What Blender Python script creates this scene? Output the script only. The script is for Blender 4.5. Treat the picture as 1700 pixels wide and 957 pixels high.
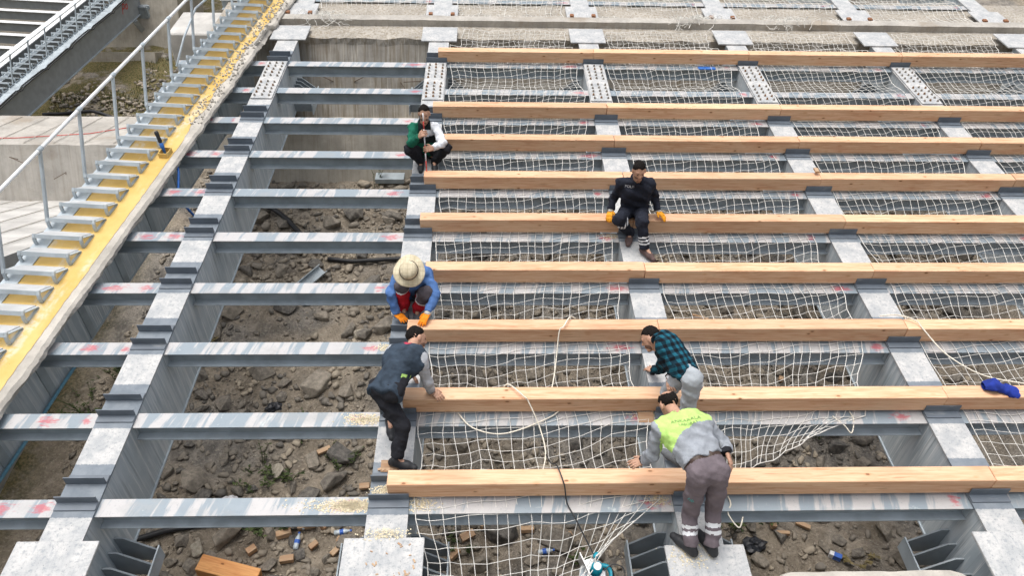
import bpy, bmesh, math, random
import numpy as np
from mathutils import Matrix, Vector, noise as mnoise
from mathutils.bvhtree import BVHTree

for o in list(bpy.data.objects):
    bpy.data.objects.remove(o, do_unlink=True)
SC = bpy.context.scene
COL = SC.collection
R = math.radians
RNG = random.Random(7)
NP = np.random.RandomState(11)

# ------------------------------------------------------------------ camera
cam_d = bpy.data.cameras.new('camera')
cam = bpy.data.objects.new('camera', cam_d)
COL.objects.link(cam)
_r = Vector((0.999447, -0.03204, 0.008862)); _u = Vector((-0.000406, 0.2548, 0.966994)); _f = Vector((0.033241, 0.966463, -0.254646))
cm = Matrix.Identity(4)
for i in range(3):
    cm[i][0] = _r[i]; cm[i][1] = _u[i]; cm[i][2] = -_f[i]
cm.translation = Vector((3.74443, -5.40665, 4.18971))
cam.matrix_world = cm
cam_d.sensor_width = 36.0
cam_d.lens = 1256.52 * 36.0 / 1700.0
cam_d.clip_start = 0.1
cam_d.clip_end = 500
SC.camera = cam

# ------------------------------------------------------------------ sky, sun, exposure
SUN_EL, SUN_AZ = 73.0, 215.0          # azimuth clockwise from +Y
w = bpy.data.worlds.new('World'); SC.world = w; w.use_nodes = True
nt = w.node_tree
bg = nt.nodes['Background']
sky = nt.nodes.new('ShaderNodeTexSky'); sky.sky_type = 'NISHITA'; sky.sun_disc = False
sky.sun_elevation = R(SUN_EL); sky.sun_rotation = R(SUN_AZ)
sky.air_density = 1.0; sky.dust_density = 6.0; sky.ozone_density = 1.0
hs = nt.nodes.new('ShaderNodeHueSaturation'); hs.inputs['Saturation'].default_value = 0.42
nt.links.new(sky.outputs[0], hs.inputs['Color']); nt.links.new(hs.outputs[0], bg.inputs[0])
bg.inputs[1].default_value = 0.15
sd = bpy.data.lights.new('sun', 'SUN'); sun = bpy.data.objects.new('sun', sd); COL.objects.link(sun)
sd.energy = 1.1; sd.angle = R(40); sd.color = (1.0, 0.965, 0.91)
sv = Vector((math.sin(R(SUN_AZ)) * math.cos(R(SUN_EL)), math.cos(R(SUN_AZ)) * math.cos(R(SUN_EL)), math.sin(R(SUN_EL))))
sun.rotation_euler = sv.to_track_quat('Z', 'Y').to_euler()
vs = SC.view_settings
vs.view_transform = 'Standard'; vs.look = 'None'; vs.exposure = 0.44; vs.gamma = 1.0; vs.use_curve_mapping = False

# ------------------------------------------------------------------ frames
AL = R(27.5)                                  # the deck climbs away from the camera
DK = Matrix.Rotation(AL, 4, 'X')              # deck coordinates -> world
LEVEL = Matrix.Rotation(-AL, 4, 'X')
GD = 2.838                                    # girder spacing
def dk(x, y, z=0.0): return DK @ Vector((x, y, z))

# ------------------------------------------------------------------ material helper
class NT:
    def __init__(s, name, rough=0.7, metal=0.0, spec=0.4):
        s.m = bpy.data.materials.new(name); s.m.use_nodes = True
        s.t = s.m.node_tree; s.b = s.t.nodes['Principled BSDF']
        s.b.inputs['Roughness'].default_value = rough; s.b.inputs['Metallic'].default_value = metal
        s.b.inputs['Specular IOR Level'].default_value = spec
    def n(s, k): return s.t.nodes.new(k)
    def put(s, sock, v):
        if isinstance(v, bpy.types.NodeSocket): s.t.links.new(v, sock)
        elif isinstance(v, (tuple, list)) and len(v) == 3 and sock.type == 'RGBA': sock.default_value = (*v, 1)
        else: sock.default_value = v
    def co(s, scale=(1, 1, 1), kind='Object', rnd=0.0, rot=(0, 0, 0)):
        c = s.n('ShaderNodeTexCoord'); mp = s.n('ShaderNodeMapping')
        s.t.links.new(c.outputs[kind], mp.inputs[0]); mp.inputs['Scale'].default_value = scale; mp.inputs['Rotation'].default_value = rot
        if rnd:
            oi = s.n('ShaderNodeObjectInfo'); mm = s.n('ShaderNodeVectorMath'); mm.operation = 'SCALE'
            mm.inputs[0].default_value = (rnd, rnd * 1.7, rnd * .6); s.t.links.new(oi.outputs['Random'], mm.inputs['Scale'])
            s.t.links.new(mm.outputs[0], mp.inputs['Location'])
        return mp.outputs[0]
    def noise(s, co, scale=5, detail=4, rough=.55, dist=0.0):
        x = s.n('ShaderNodeTexNoise'); s.put(x.inputs['Vector'], co); x.inputs['Scale'].default_value = scale
        x.inputs['Detail'].default_value = detail; x.inputs['Roughness'].default_value = rough; x.inputs['Distortion'].default_value = dist
        return x.outputs['Fac']
    def vor(s, co, scale=5, feat='F1', rnd=1.0):
        x = s.n('ShaderNodeTexVoronoi'); s.put(x.inputs['Vector'], co); x.inputs['Scale'].default_value = scale; x.feature = feat
        x.inputs['Randomness'].default_value = rnd
        return x.outputs['Distance']
    def vcol(s, co, scale=5):
        x = s.n('ShaderNodeTexVoronoi'); s.put(x.inputs['Vector'], co); x.inputs['Scale'].default_value = scale
        return x.outputs['Color']
    def rng(s, v, a, b, c=0.0, d=1.0):
        x = s.n('ShaderNodeMapRange'); x.interpolation_type = 'SMOOTHSTEP'; s.put(x.inputs[0], v)
        for i, q in enumerate((a, b, c, d)): x.inputs[i + 1].default_value = q
        return x.outputs[0]
    def ma(s, op, a, b=0.0, c=0.0):
        x = s.n('ShaderNodeMath'); x.operation = op; s.put(x.inputs[0], a); s.put(x.inputs[1], b)
        if op in ('MULTIPLY_ADD', 'COMPARE'): s.put(x.inputs[2], c)
        return x.outputs[0]
    def mix(s, f, a, b, mode='MIX'):
        x = s.n('ShaderNodeMix'); x.data_type = 'RGBA'; x.blend_type = mode
        s.put(x.inputs[0], f); s.put(x.inputs[6], a); s.put(x.inputs[7], b)
        return x.outputs[2]
    def sep(s, co):
        x = s.n('ShaderNodeSeparateXYZ'); s.put(x.inputs[0], co); return x.outputs
    def comb(s, x, y, z):
        q = s.n('ShaderNodeCombineXYZ'); s.put(q.inputs[0], x); s.put(q.inputs[1], y); s.put(q.inputs[2], z); return q.outputs[0]
    def rand(s): return s.n('ShaderNodeObjectInfo').outputs['Random']
    def col(s, v): s.put(s.b.inputs['Base Color'], v)
    def rough(s, v): s.put(s.b.inputs['Roughness'], v)
    def bump(s, h, st=.4, d=.01):
        x = s.n('ShaderNodeBump'); s.put(x.inputs['Height'], h); x.inputs['Strength'].default_value = st; x.inputs['Distance'].default_value = d
        s.t.links.new(x.outputs[0], s.b.inputs['Normal'])

MT = {}
def plain(name, col, rough=.7, metal=0.0, var=.12, scale=30, bump=.15, spec=.4):
    n = NT(name, rough, metal, spec); c = n.co(); f = n.noise(c, scale, 4)
    n.col(n.mix(n.rng(f, .3, .7), tuple(x * (1 - var) for x in col), tuple(min(1, x * (1 + var)) for x in col)))
    if bump: n.bump(f, bump, .004)
    MT[name] = n.m; return n.m

# --- dusty galvanised flange top with clean dark grey painted strips at each timber seat
def m_flange(name, seats):
    n = NT(name, .62, .0, .35); c = n.co(); x, y, z = n.sep(c)
    a = n.noise(c, 5, 6, .65); b = n.noise(c, 26, 5, .7); d = n.noise(n.co((1, .12, 1)), 26, 4, .6)
    base = n.mix(n.rng(a, .33, .72), (.37, .385, .395), (.56, .555, .54))
    base = n.mix(n.rng(b, .50, .68, 0, .8), base, (.27, .295, .315))
    base = n.mix(n.rng(n.noise(c, 70, 4, .7), .55, .68, 0, .6), base, (.22, .235, .25))
    base = n.mix(n.rng(d, .58, .72, 0, .55), base, (.27, .30, .33))
    sp = n.vor(n.co((1, .8, 1)), 24); base = n.mix(n.rng(sp, .13, .06, 0, .75), base, (.13, .14, .15))
    if seats:
        fr = n.ma('FRACT', n.ma('ADD', y, .12))
        fr = n.ma('ADD', fr, n.ma('MULTIPLY', n.ma('SUBTRACT', n.noise(c, 40, 3), .5), .035))
        s_ = n.ma('MULTIPLY', n.rng(fr, .0, .012), n.rng(fr, .585, .57))
        inr = n.ma('MULTIPLY', n.rng(y, .7, .71), n.rng(y, 10.62, 10.6))
        n9 = n.ma('SUBTRACT', 1.0, n.ma('MULTIPLY', n.rng(y, 8.6, 8.61), n.rng(y, 9.8, 9.79)))
        s_ = n.ma('MULTIPLY', n.ma('MULTIPLY', s_, inr), n9)
        pnt = n.mix(n.rng(a, .35, .7), (.150, .180, .212), (.215, .245, .275))
        base = n.mix(s_, base, pnt)
    n.col(base); n.rough(n.rng(b, .3, .7, .5, .8)); n.bump(n.ma('ADD', b, n.ma('MULTIPLY', a, .6)), .35, .006)
    MT[name] = n.m
m_flange('flange', True); m_flange('plate', False)

# --- blue-grey painted web with pale run-down streaks
def m_web():
    n = NT('web', .55, .0, .4); c = n.co()
    s1 = n.noise(n.co((1, 5.5, .42)), 3.2, 6, .62, .3); s2 = n.noise(n.co((1, 14, .3)), 3.0, 4, .6); a = n.noise(c, 2.2, 4)
    col = n.mix(n.rng(a, .3, .7), (.40, .465, .505), (.50, .56, .595))
    col = n.mix(n.rng(s1, .44, .64, 0, .8), col, (.62, .66, .68))
    col = n.mix(n.rng(s2, .55, .70, 0, .85), col, (.78, .80, .80))
    s3 = n.noise(n.co((1, 9, .25)), 3.0, 4, .6); col = n.mix(n.rng(s3, .56, .72, 0, .6), col, (.20, .235, .26))
    col = n.mix(n.rng(n.noise(c, 1.1, 3), .58, .75, 0, .5), col, (.33, .32, .28))
    n.col(col); n.bump(n.noise(c, 60, 3), .08, .003); MT['web'] = n.m
m_web()
# --- crossbeam top: pale dust banded across a blue-grey coat, red spray marks near the ends
def m_cross(name, marks, dull=1.0):
    n = NT(name, .5, .0, .45); c = n.co(); x, y, z = n.sep(c)
    k = n.ma('MULTIPLY_ADD', y, -.22, x)
    v = n.comb(k, n.ma('MULTIPLY', y, .14), n.ma('MULTIPLY', n.rand(), 37.0))
    b = n.noise(v, 5.2, 4, .62, .2); a = n.noise(n.co(rnd=19), 9, 5, .65); sp = n.noise(n.co(rnd=9), 60, 3, .6)
    col = n.mix(n.rng(b, .465, .535), (.24 * dull, .29 * dull, .33 * dull), (.45 * dull, .445 * dull, .445 * dull))
    col = n.mix(n.rng(a, .60, .74, 0, .7), col, (.54 * dull, .60 * dull, .59 * dull))
    col = n.mix(n.rng(n.noise(n.co((.7, 1, 1), rnd=5), 3.2, 5, .65), .52, .68, 0, .45), col, (.30, .31, .31))
    col = n.mix(n.rng(sp, .60, .72, 0, .6), col, (.20, .23, .26))
    for px, wd, off in marks:
        rx = n.ma('ADD', x, n.ma('MULTIPLY', n.ma('SUBTRACT', n.rand(), .5), .14))
        dx = n.ma('DIVIDE', n.ma('SUBTRACT', rx, px), n.ma('MULTIPLY_ADD', n.ma('FRACT', n.ma('MULTIPLY', n.rand(), 17.3 + off)), wd * 1.1, wd * .35)); dy = n.ma('DIVIDE', n.ma('ADD', y, .0), .062)
        dd = n.ma('SQRT', n.ma('ADD', n.ma('MULTIPLY', dx, dx), n.ma('MULTIPLY', dy, dy)))
        dd = n.ma('ADD', dd, n.ma('MULTIPLY', n.ma('SUBTRACT', n.noise(n.co((.5, 1.3, 1), rnd=31 + off), 22, 5, .7), .5), 4.2))
        col = n.mix(n.rng(dd, 1.05, .15, 0, .72), col, (.46, .07, .095))
    n.col(col); n.rough(n.rng(a, .3, .7, .38, .65)); n.bump(sp, .12, .003); MT[name] = n.m
m_cross('cross_top', [(-.19, .13, 0)], 1.0)
m_cross('cross_top_short', [(-.14, .10, 0), (-.52, .14, 5)], .97)
m_cross('cross_top_far', [(-.19, .10, 0)], .95)
def m_steel(name, col, var=.16):
    n = NT(name, .5, 0, .42); c = n.co(rnd=7); a = n.noise(c, 4, 5); b = n.noise(n.co((.3, 1, 1), rnd=3), 12, 4)
    k = n.mix(n.rng(a, .3, .7), tuple(x * (1 - var) for x in col), tuple(x * (1 + var) for x in col))
    k = n.mix(n.rng(b, .58, .75, 0, .4), k, (.36, .37, .36))
    n.col(k); n.bump(n.noise(c, 70, 3), .08, .003); MT[name] = n.m
m_steel('cross_side', (.40, .455, .49)); m_steel('bracket', (.125, .15, .18), .12); m_steel('edge_steel', (.33, .38, .41))
m_steel('galv', (.42, .48, .52), .14); m_steel('tread_steel', (.43, .485, .52), .14); m_steel('galv_light', (.70, .72, .73), .08); m_steel('rib', (.26, .295, .32), .15)
m_steel('far_web', (.33, .36, .39), .10)

# --- sawn softwood
def m_wood(name='timber', tint=(1, 1, 1), rnd=43.0):
    n = NT(name, .62, 0, .3)
    g = n.co((.55, 9, 9), rnd=rnd); c = n.co(rnd=rnd)
    gr = n.noise(g, 5.5, 6, .62, .6); br = n.noise(n.co((.35, 2.2, 2.2), rnd=rnd), 3, 3)
    T = lambda q: tuple(min(1, q[i] * tint[i]) for i in range(3))
    col = n.mix(n.rng(gr, .32, .68), T((.60, .315, .175)), T((.77, .515, .335)))
    col = n.mix(n.rng(br, .35, .7, 0, .5), col, T((.79, .555, .37)))
    rd = n.rng(n.noise(n.co((.5, 1.3, 1.3), rnd=rnd * .7), 2.2, 3), .55, .75, 0, .42)
    col = n.mix(rd, col, T((.60, .27, .16)))
    # knots
    kv = n.n('ShaderNodeTexVoronoi'); n.put(kv.inputs['Vector'], n.co((1, 2.0, 2.0), rnd=rnd)); kv.inputs['Scale'].default_value = 4.6
    kd = n.ma('ADD', kv.outputs['Distance'], n.ma('MULTIPLY', n.ma('SUBTRACT', n.noise(c, 30, 2), .5), .06))
    col = n.mix(n.rng(kd, .24, .08, 0, .45), col, T((.56, .27, .12)))
    kk = n.ma('MULTIPLY', n.rng(kd, .12, .07), n.rng(n.sep(kv.outputs['Color'])[0], .40, .5))
    col = n.mix(n.ma('MULTIPLY', kk, .85), col, T((.20, .085, .035)))
    st = n.noise(n.co((.9, 16, 16), rnd=rnd * 2), 3.2, 2, .5)
    col = n.mix(n.rng(st, .66, .73, 0, .5), col, T((.30, .15, .07)))
    vv = n.ma('MULTIPLY_ADD', n.rand(), .22, .84)
    col = n.mix(1.0, col, n.comb(vv, vv, n.ma('MULTIPLY', vv, .985)), 'MULTIPLY')
    sm_ = n.noise(n.co((.8, 1.5, 1.5), rnd=rnd * .3), 5, 5, .7); col = n.mix(n.rng(sm_, .60, .75, 0, .28), col, (.30, .22, .15))
    n.col(col); n.bump(gr, .16, .004); MT[name] = n.m
m_wood(); m_wood('offcut', (.66, .70, .70), 17.0); m_wood('orange_timber', (1.05, .80, .48), 5.0)
# --- concrete
def m_conc(name, base, streak=0.0, stain=.4, scale=1.0):
    n = NT(name, .88, 0, .25); c = n.co(kind='Object')
    a = n.noise(c, 2.0 * scale, 6, .6); b = n.noise(c, 22 * scale, 5, .65); p = n.vor(c, 30 * scale)
    col = n.mix(n.rng(a, .28, .72), tuple(x * .78 for x in base), tuple(min(1, x * 1.16) for x in base))
    col = n.mix(n.rng(b, .58, .75, 0, .5), col, tuple(x * .55 for x in base))
    col = n.mix(n.rng(p, .12, .05, 0, .5), col, tuple(x * .45 for x in base))
    if streak:
        s_ = n.noise(n.co((7, 7, .35)), 3.0, 5, .65); col = n.mix(n.rng(s_, .42, .68, 0, streak), col, (.20, .165, .115))
        s2 = n.noise(n.co((11, 11, .3)), 3.0, 4, .6); col = n.mix(n.rng(s2, .55, .72, 0, streak * .8), col, (.62, .58, .50))
    st = n.noise(c, .9, 5, .6, .4); col = n.mix(n.rng(st, .55, .72, 0, stain), col, (.27, .215, .155))
    n.col(col); n.bump(n.ma('ADD', b, n.ma('MULTIPLY', a, 1.5)), .5, .012); MT[name] = n.m
m_conc('concrete', (.42, .40, .365), .25, .6); m_conc('concrete_wall', (.37, .345, .305), .8, .3); m_conc('concrete_pale', (.49, .48, .455), 0, .2)
m_conc('concrete_tan', (.42, .39, .335), .25, .35); m_conc('rough_conc', (.46, .435, .39), 0, .15, 1.6)
# --- yellow coating, worn
def m_yellow():
    n = NT('yellow', .5, 0, .4); c = n.co(); a = n.noise(c, 2.2, 6, .65); b = n.noise(c, 17, 5, .65); x, y, z = n.sep(c)
    col = n.mix(n.rng(a, .3, .7), (.56, .37, .095), (.66, .465, .16))
    col = n.mix(n.rng(b, .58, .76, 0, .45), col, (.66, .54, .30))
    wr = n.ma('MULTIPLY', n.rng(n.noise(n.co((2, .5, 1)), 1.7, 5, .6), .52, .64), n.rng(b, .34, .58)); col = n.mix(n.ma('MULTIPLY', wr, .75), col, (.62, .55, .42))
    col = n.mix(n.rng(n.vor(c, 9), .05, .03, 0, .8), col, (.25, .18, .07))
    n.col(col); n.bump(b, .15, .004); MT['yellow'] = n.m
m_yellow()
# --- ground: brown soil with grey rubble dust and patches of dry grass
def m_ground():
    n = NT('ground', .95, 0, .15); c = n.co(); a = n.noise(c, .42, 5, .6); b = n.noise(c, 3.5, 6, .65); d = n.noise(c, 26, 4, .7)
    col = n.mix(n.rng(b, .3, .7), (.195, .165, .128), (.36, .31, .245))
    col = n.mix(n.rng(a, .46, .60), col, n.mix(n.rng(b, .35, .65), (.14, .132, .122), (.31, .285, .25)))
    col = n.mix(n.rng(d, .52, .70, 0, .6), col, (.48, .43, .36)); col = n.mix(n.rng(d, .45, .30, 0, .6), col, (.11, .09, .07))
    x, y, z = n.sep(c)
    far = n.ma('MULTIPLY', n.rng(n.noise(c, .9, 5, .7), .36, .52), n.rng(x, -1.9, -2.6))
    col = n.mix(far, col, n.mix(n.rng(d, .4, .6), (.055, .065, .025), (.21, .165, .08)))
    n.col(col); n.bump(n.ma('ADD', n.ma('MULTIPLY', b, 1.4), d), .9, .05); MT['ground'] = n.m
m_ground()
def m_rock(name, lo, hi):
    n = NT(name, .92, 0, .2); c = n.co(rnd=23); a = n.noise(c, 4, 6, .65); b = n.noise(c, 24, 5, .7)
    k = n.mix(n.rand(), lo, hi)
    col = n.mix(n.rng(a, .3, .72), n.mix(.42, k, (.03, .03, .03)), n.mix(.25, k, (.5, .45, .38)))
    col = n.mix(n.rng(b, .58, .72, 0, .4), col, (.36, .33, .28))
    n.col(col); n.bump(n.ma('ADD', b, a), .6, .02); MT[name] = n.m
m_rock('rock', (.12, .117, .113), (.36, .315, .255)); m_rock('pale_rock', (.42, .38, .31), (.52, .47, .38)); m_rock('pebble', (.17, .155, .135), (.36, .31, .25))
def m_pebbles():
    n = NT('pebbles', .92, 0, .2); c = n.co(); k = n.vcol(c, 2.2); r_ = n.sep(k)[0]
    col = n.mix(r_, (.15, .142, .13), (.42, .36, .28)); b = n.noise(c, 24, 5, .7)
    col = n.mix(n.rng(b, .55, .7, 0, .5), col, (.30, .27, .225)); n.col(col); n.bump(b, .5, .01); MT['pebbles'] = n.m
m_pebbles()
def m_leaf(name, a, b_):
    n = NT(name, .7, 0, .3); c = n.co(); f = n.noise(c, 11, 3); n.col(n.mix(n.rng(f, .3, .7), a, b_)); MT[name] = n.m
m_leaf('leaf', (.030, .048, .016), (.085, .115, .035)); m_leaf('dry_leaf', (.13, .11, .045), (.24, .19, .09))
plain('net', (.72, .71, .67), .8, var=.08); plain('rope', (.72, .68, .58), .85)
plain('bolt', (.27, .245, .215), .5, .4, .3, 90); plain('bolt_rust', (.25, .15, .085), .7, .2, .3, 90)
plain('black_rubber', (.020, .021, .024), .5); plain('cable', (.03, .032, .035), .5); plain('blue_hose', (.03, .14, .46), .45); plain('pale_blue_pipe', (.16, .36, .48), .45)
plain('blue_cloth', (.010, .030, .25), .85, 0, .25, 8, .3); plain('teal_plastic', (.0, .23, .32), .4, 0, .2, 14); plain('saw_metal', (.52, .53, .54), .35, .7)
plain('red_paint', (.56, .07, .06), .7); plain('black_bag', (.022, .024, .030), .35, 0, .3, 20, .5); plain('paper_white', (.72, .72, .74), .6); plain('blue_label', (.04, .13, .5), .5)
plain('bottle', (.48, .55, .60), .25, 0, .1, 12, 0, .6); plain('sawdust', (.70, .62, .44), .95, 0, .15, 60); plain('rusty', (.26, .12, .06), .9, 0, .3)
plain('teal_bit', (.02, .30, .27), .5); plain('rebar', (.12, .085, .06), .8)

# ------------------------------------------------------------------ mesh builder
class MB:
    def __init__(s): s.v = []; s.f = []; s.mi = []; s.cur = 0
    def add(s, vs, fs):
        k = len(s.v); s.v += [tuple(q) for q in vs]; s.f += [tuple(i + k for i in f) for f in fs]; s.mi += [s.cur] * len(fs); return s
    def box(s, x0, x1, y0, y1, z0, z1, mtx=None):
        vs = [Vector(q) for q in ((x0, y0, z0), (x1, y0, z0), (x1, y1, z0), (x0, y1, z0), (x0, y0, z1), (x1, y0, z1), (x1, y1, z1), (x0, y1, z1))]
        if mtx: vs = [mtx @ q for q in vs]
        return s.add(vs, [(0, 3, 2, 1), (4, 5, 6, 7), (0, 1, 5, 4), (1, 2, 6, 5), (2, 3, 7, 6), (3, 0, 4, 7)])
    def prism(s, poly, x0, x1, mtx=None):              # polygon in (y, z), extruded along x
        n = len(poly); vs = [Vector((x0, y, z)) for y, z in poly] + [Vector((x1, y, z)) for y, z in poly]
        if mtx: vs = [mtx @ q for q in vs]
        return s.add(vs, [tuple(range(n))[::-1], tuple(range(n, 2 * n))] + [(i, (i + 1) % n, n + (i + 1) % n, n + i) for i in range(n)])
    def tube(s, pts, r, n=6, cap=True):
        pts = [Vector(p) for p in pts]; m = len(pts); rs = r if isinstance(r, (list, tuple)) else [r] * m
        t0 = (pts[1] - pts[0]).normalized(); up = Vector((0, 0, 1)) if abs(t0.z) < .9 else Vector((1, 0, 0))
        a = t0.cross(up).normalized(); vs = []
        for i in range(m):
            t = (pts[min(i + 1, m - 1)] - pts[max(i - 1, 0)])
            t = t.normalized() if t.length > 1e-9 else t0
            a = (a - t * a.dot(t)).normalized(); b = t.cross(a)
            for k in range(n):
                g = 2 * math.pi * k / n; vs.append(pts[i] + (a * math.cos(g) + b * math.sin(g)) * rs[i])
        fs = [(i * n + k, i * n + (k + 1) % n, (i + 1) * n + (k + 1) % n, (i + 1) * n + k) for i in range(m - 1) for k in range(n)]
        if cap: fs += [tuple(range(n))[::-1], tuple(range((m - 1) * n, m * n))]
        return s.add(vs, fs)
    def lathe(s, prof, n=16, mtx=None):                # (r, z)
        vs = [Vector((r * math.cos(2 * math.pi * k / n), r * math.sin(2 * math.pi * k / n), z)) for r, z in prof for k in range(n)]
        if mtx: vs = [mtx @ q for q in vs]
        m = len(prof)
        return s.add(vs, [(i * n + k, i * n + (k + 1) % n, (i + 1) * n + (k + 1) % n, (i + 1) * n + k) for i in range(m - 1) for k in range(n)] + [tuple(range(n))[::-1], tuple(range((m - 1) * n, m * n))])
    def mesh(s, name, mats, smooth=False, bevel=0.0):
        me = bpy.data.meshes.new(name); me.from_pydata(s.v, [], s.f)
        for m in (mats if isinstance(mats, (list, tuple)) else [mats]): me.materials.append(MT[m])
        me.polygons.foreach_set('material_index', s.mi)
        if bevel:
            bm = bmesh.new(); bm.from_mesh(me)
            bmesh.ops.bevel(bm, geom=bm.edges[:], offset=bevel, segments=1, affect='EDGES', profile=.5); bm.to_mesh(me); bm.free()
        if smooth: me.polygons.foreach_set('use_smooth', [True] * len(me.polygons))
        me.update(); return me
def tag(o, label=None, cat=None, group=None, kind=None):
    if label: o['label'] = label
    if cat: o['category'] = cat
    if group: o['group'] = group
    if kind: o['kind'] = kind
    return o
def obj(name, me, parent=None, mtx=None):
    o = bpy.data.objects.new(name, me); COL.objects.link(o)
    if parent: o.parent = parent
    if mtx is not None: o.matrix_local = mtx
    return o
def empty(name, mtx, label, cat, group=None):
    o = bpy.data.objects.new(name, None); COL.objects.link(o); o.empty_display_size = .1; o.matrix_world = mtx
    return tag(o, label, cat, group)
T = Matrix.Translation
def np_mesh(name, V, F, mats, mi=None, smooth=True):
    me = bpy.data.meshes.new(name); V = np.asarray(V, np.float32); F = np.asarray(F, np.int32); k = F.shape[1]
    me.vertices.add(len(V)); me.vertices.foreach_set('co', V.ravel())
    me.loops.add(F.size); me.loops.foreach_set('vertex_index', F.ravel())
    me.polygons.add(len(F)); me.polygons.foreach_set('loop_start', np.arange(0, F.size, k, dtype=np.int32))
    for m in (mats if isinstance(mats, (list, tuple)) else [mats]): me.materials.append(MT[m])
    if mi is not None: me.polygons.foreach_set('material_index', np.asarray(mi, np.int32))
    me.update(calc_edges=True); me.validate()
    if smooth: me.polygons.foreach_set('use_smooth', [True] * len(me.polygons))
    return me
ORD = ['first', 'second', 'third', 'fourth', 'fifth', 'sixth', 'seventh', 'eighth', 'ninth', 'tenth', 'eleventh']

# ================================================================== GROUND
TA, CA, SA = math.tan(AL), math.cos(AL), math.sin(AL)
def sm(a, b, x):
    t = max(0.0, min(1.0, (x - a) / (b - a))); return t * t * (3 - 2 * t)
def ground_z(x, y):
    yy = max(-4.0, min(y, 34.0))
    z = yy * TA - 2.4 / CA
    z -= 5.75 * sm(-2.6, -4.2, x) * sm(10.8, 13.0, y)
    z += 0.16 * mnoise.noise(Vector((x * .45, y * .45, 3.1))) + 0.09 * mnoise.noise(Vector((x * 1.4, y * 1.4, 8.7)))
    return z
def axis(lo, hi, a, b, st):
    c = list(np.arange(a, b, st)); k = st
    x = a; left = []
    while x > lo: k *= 1.35; x -= k; left.append(x)
    x = c[-1]; k = st; right = []
    while x < hi: k *= 1.35; x += k; right.append(x)
    return left[::-1] + c + right
gx, gy = axis(-150, 160, -8, 17, .13), axis(-150, 180, -1, 14, .13)
V = []
for y in gy:
    for x in gx:
        z = ground_z(x, y)
        if -8 < x < 17 and -1 < y < 14:
            z += .035 * mnoise.noise(Vector((x * 4.2, y * 4.2, 1.3))) + .022 * mnoise.noise(Vector((x * 9.5, y * 9.5, 5.3)))
        V.append((x, y, z))
n_ = len(gx)
F = [(j * n_ + i, j * n_ + i + 1, (j + 1) * n_ + i + 1, (j + 1) * n_ + i) for j in range(len(gy) - 1) for i in range(n_ - 1)]
tag(obj('ground', np_mesh('ground', V, F, 'ground')), kind='structure')

# ================================================================== CONCRETE
def rough_prism(name, prof, x0, x1, mat, step=.12, jit=(), amp=.03, seed=0.0):
    """profile (y,z) in world, swept along x; the corners listed in jit wander like broken concrete"""
    xs = list(np.arange(x0, x1, step)) + [x1]; n = len(prof); mb = MB(); vs = []
    for x in xs:
        for i, (y, z) in enumerate(prof):
            a = amp * (1.0 if i in jit else .12)
            vs.append((x, y + a * (mnoise.noise(Vector((x * 2.3, i * 3.1, seed))) + .6 * mnoise.noise(Vector((x * 8, i * 3.1, seed)))),
                       z + a * .7 * (mnoise.noise(Vector((x * 2.6, i * 5.3, seed + 9))) + .6 * mnoise.noise(Vector((x * 9, i * 5.3, seed + 4))))))
    fs = [(j * n + i, (j + 1) * n + i, (j + 1) * n + (i + 1) % n, j * n + (i + 1) % n) for j in range(len(xs) - 1) for i in range(n)]
    fs += [tuple(range(n)), tuple(range((len(xs) - 1) * n, len(xs) * n))[::-1]]
    mb.add(vs, fs); return obj(name, mb.mesh(name, mat))
A = dk(0, 11.18, -.06); B = dk(0, 13.2, -.06); Bm = dk(0, 11.55, -.07); Af = dk(0, 11.10, -.15)
cap_beam = empty('abutment_wall', T((0, 10, 4)), 'long stained concrete abutment wall carrying the upper ends of the girders', 'wall')
o = rough_prism('wall', [(10.03, 3.6), (10.03, 4.4), (Af.y + .12, Af.z), (A.y + .04, A.z), (Bm.y, Bm.z), (B.y, B.z), (B.y, 3.6)], -1.6, 17.6, 'concrete_wall', jit=(2, 3), amp=.05, seed=1)
o.parent = cap_beam; o.matrix_local = T((0, -10, -4))
o = rough_prism('footing', [(9.74, .8), (9.74, 3.60), (10.6, 3.64), (10.6, .8)], -1.6, 17.6, 'concrete_tan', jit=(1,), amp=.03, seed=4)
o.parent = cap_beam; o.matrix_local = T((0, -10, -4))
lp = [dk(0, y, z) for y, z in ((11.78, -.09), (11.78, .055), (12.0, .06), (12.0, -.09))]
o = rough_prism('lip', [(q.y, q.z) for q in lp], -.75, 17.6, 'concrete', jit=(1, 2), amp=.012, seed=7)
o.parent = cap_beam; o.matrix_local = T((0, -10, -4))
# bits of reinforcing bar sticking out of the abutment face
for (x, z, dx, dz, L) in ((.75, 4.30, -.75, .35, .42), (1.15, 4.30, .8, .35, .36), (2.45, 4.32, -.9, -.05, .36), (1.6, 4.42, .15, .6, .22), (2.05, 4.30, .4, -.5, .28), (9.2, 4.3, .8, .3, .4)):
    tag(obj('rebar', MB().tube([(0, 0, 0), (dx * L, -.12, dz * L)], .008, 5).mesh('rebar', 'rebar'), cap_beam, T((x, .03, z - 4))))
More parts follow.
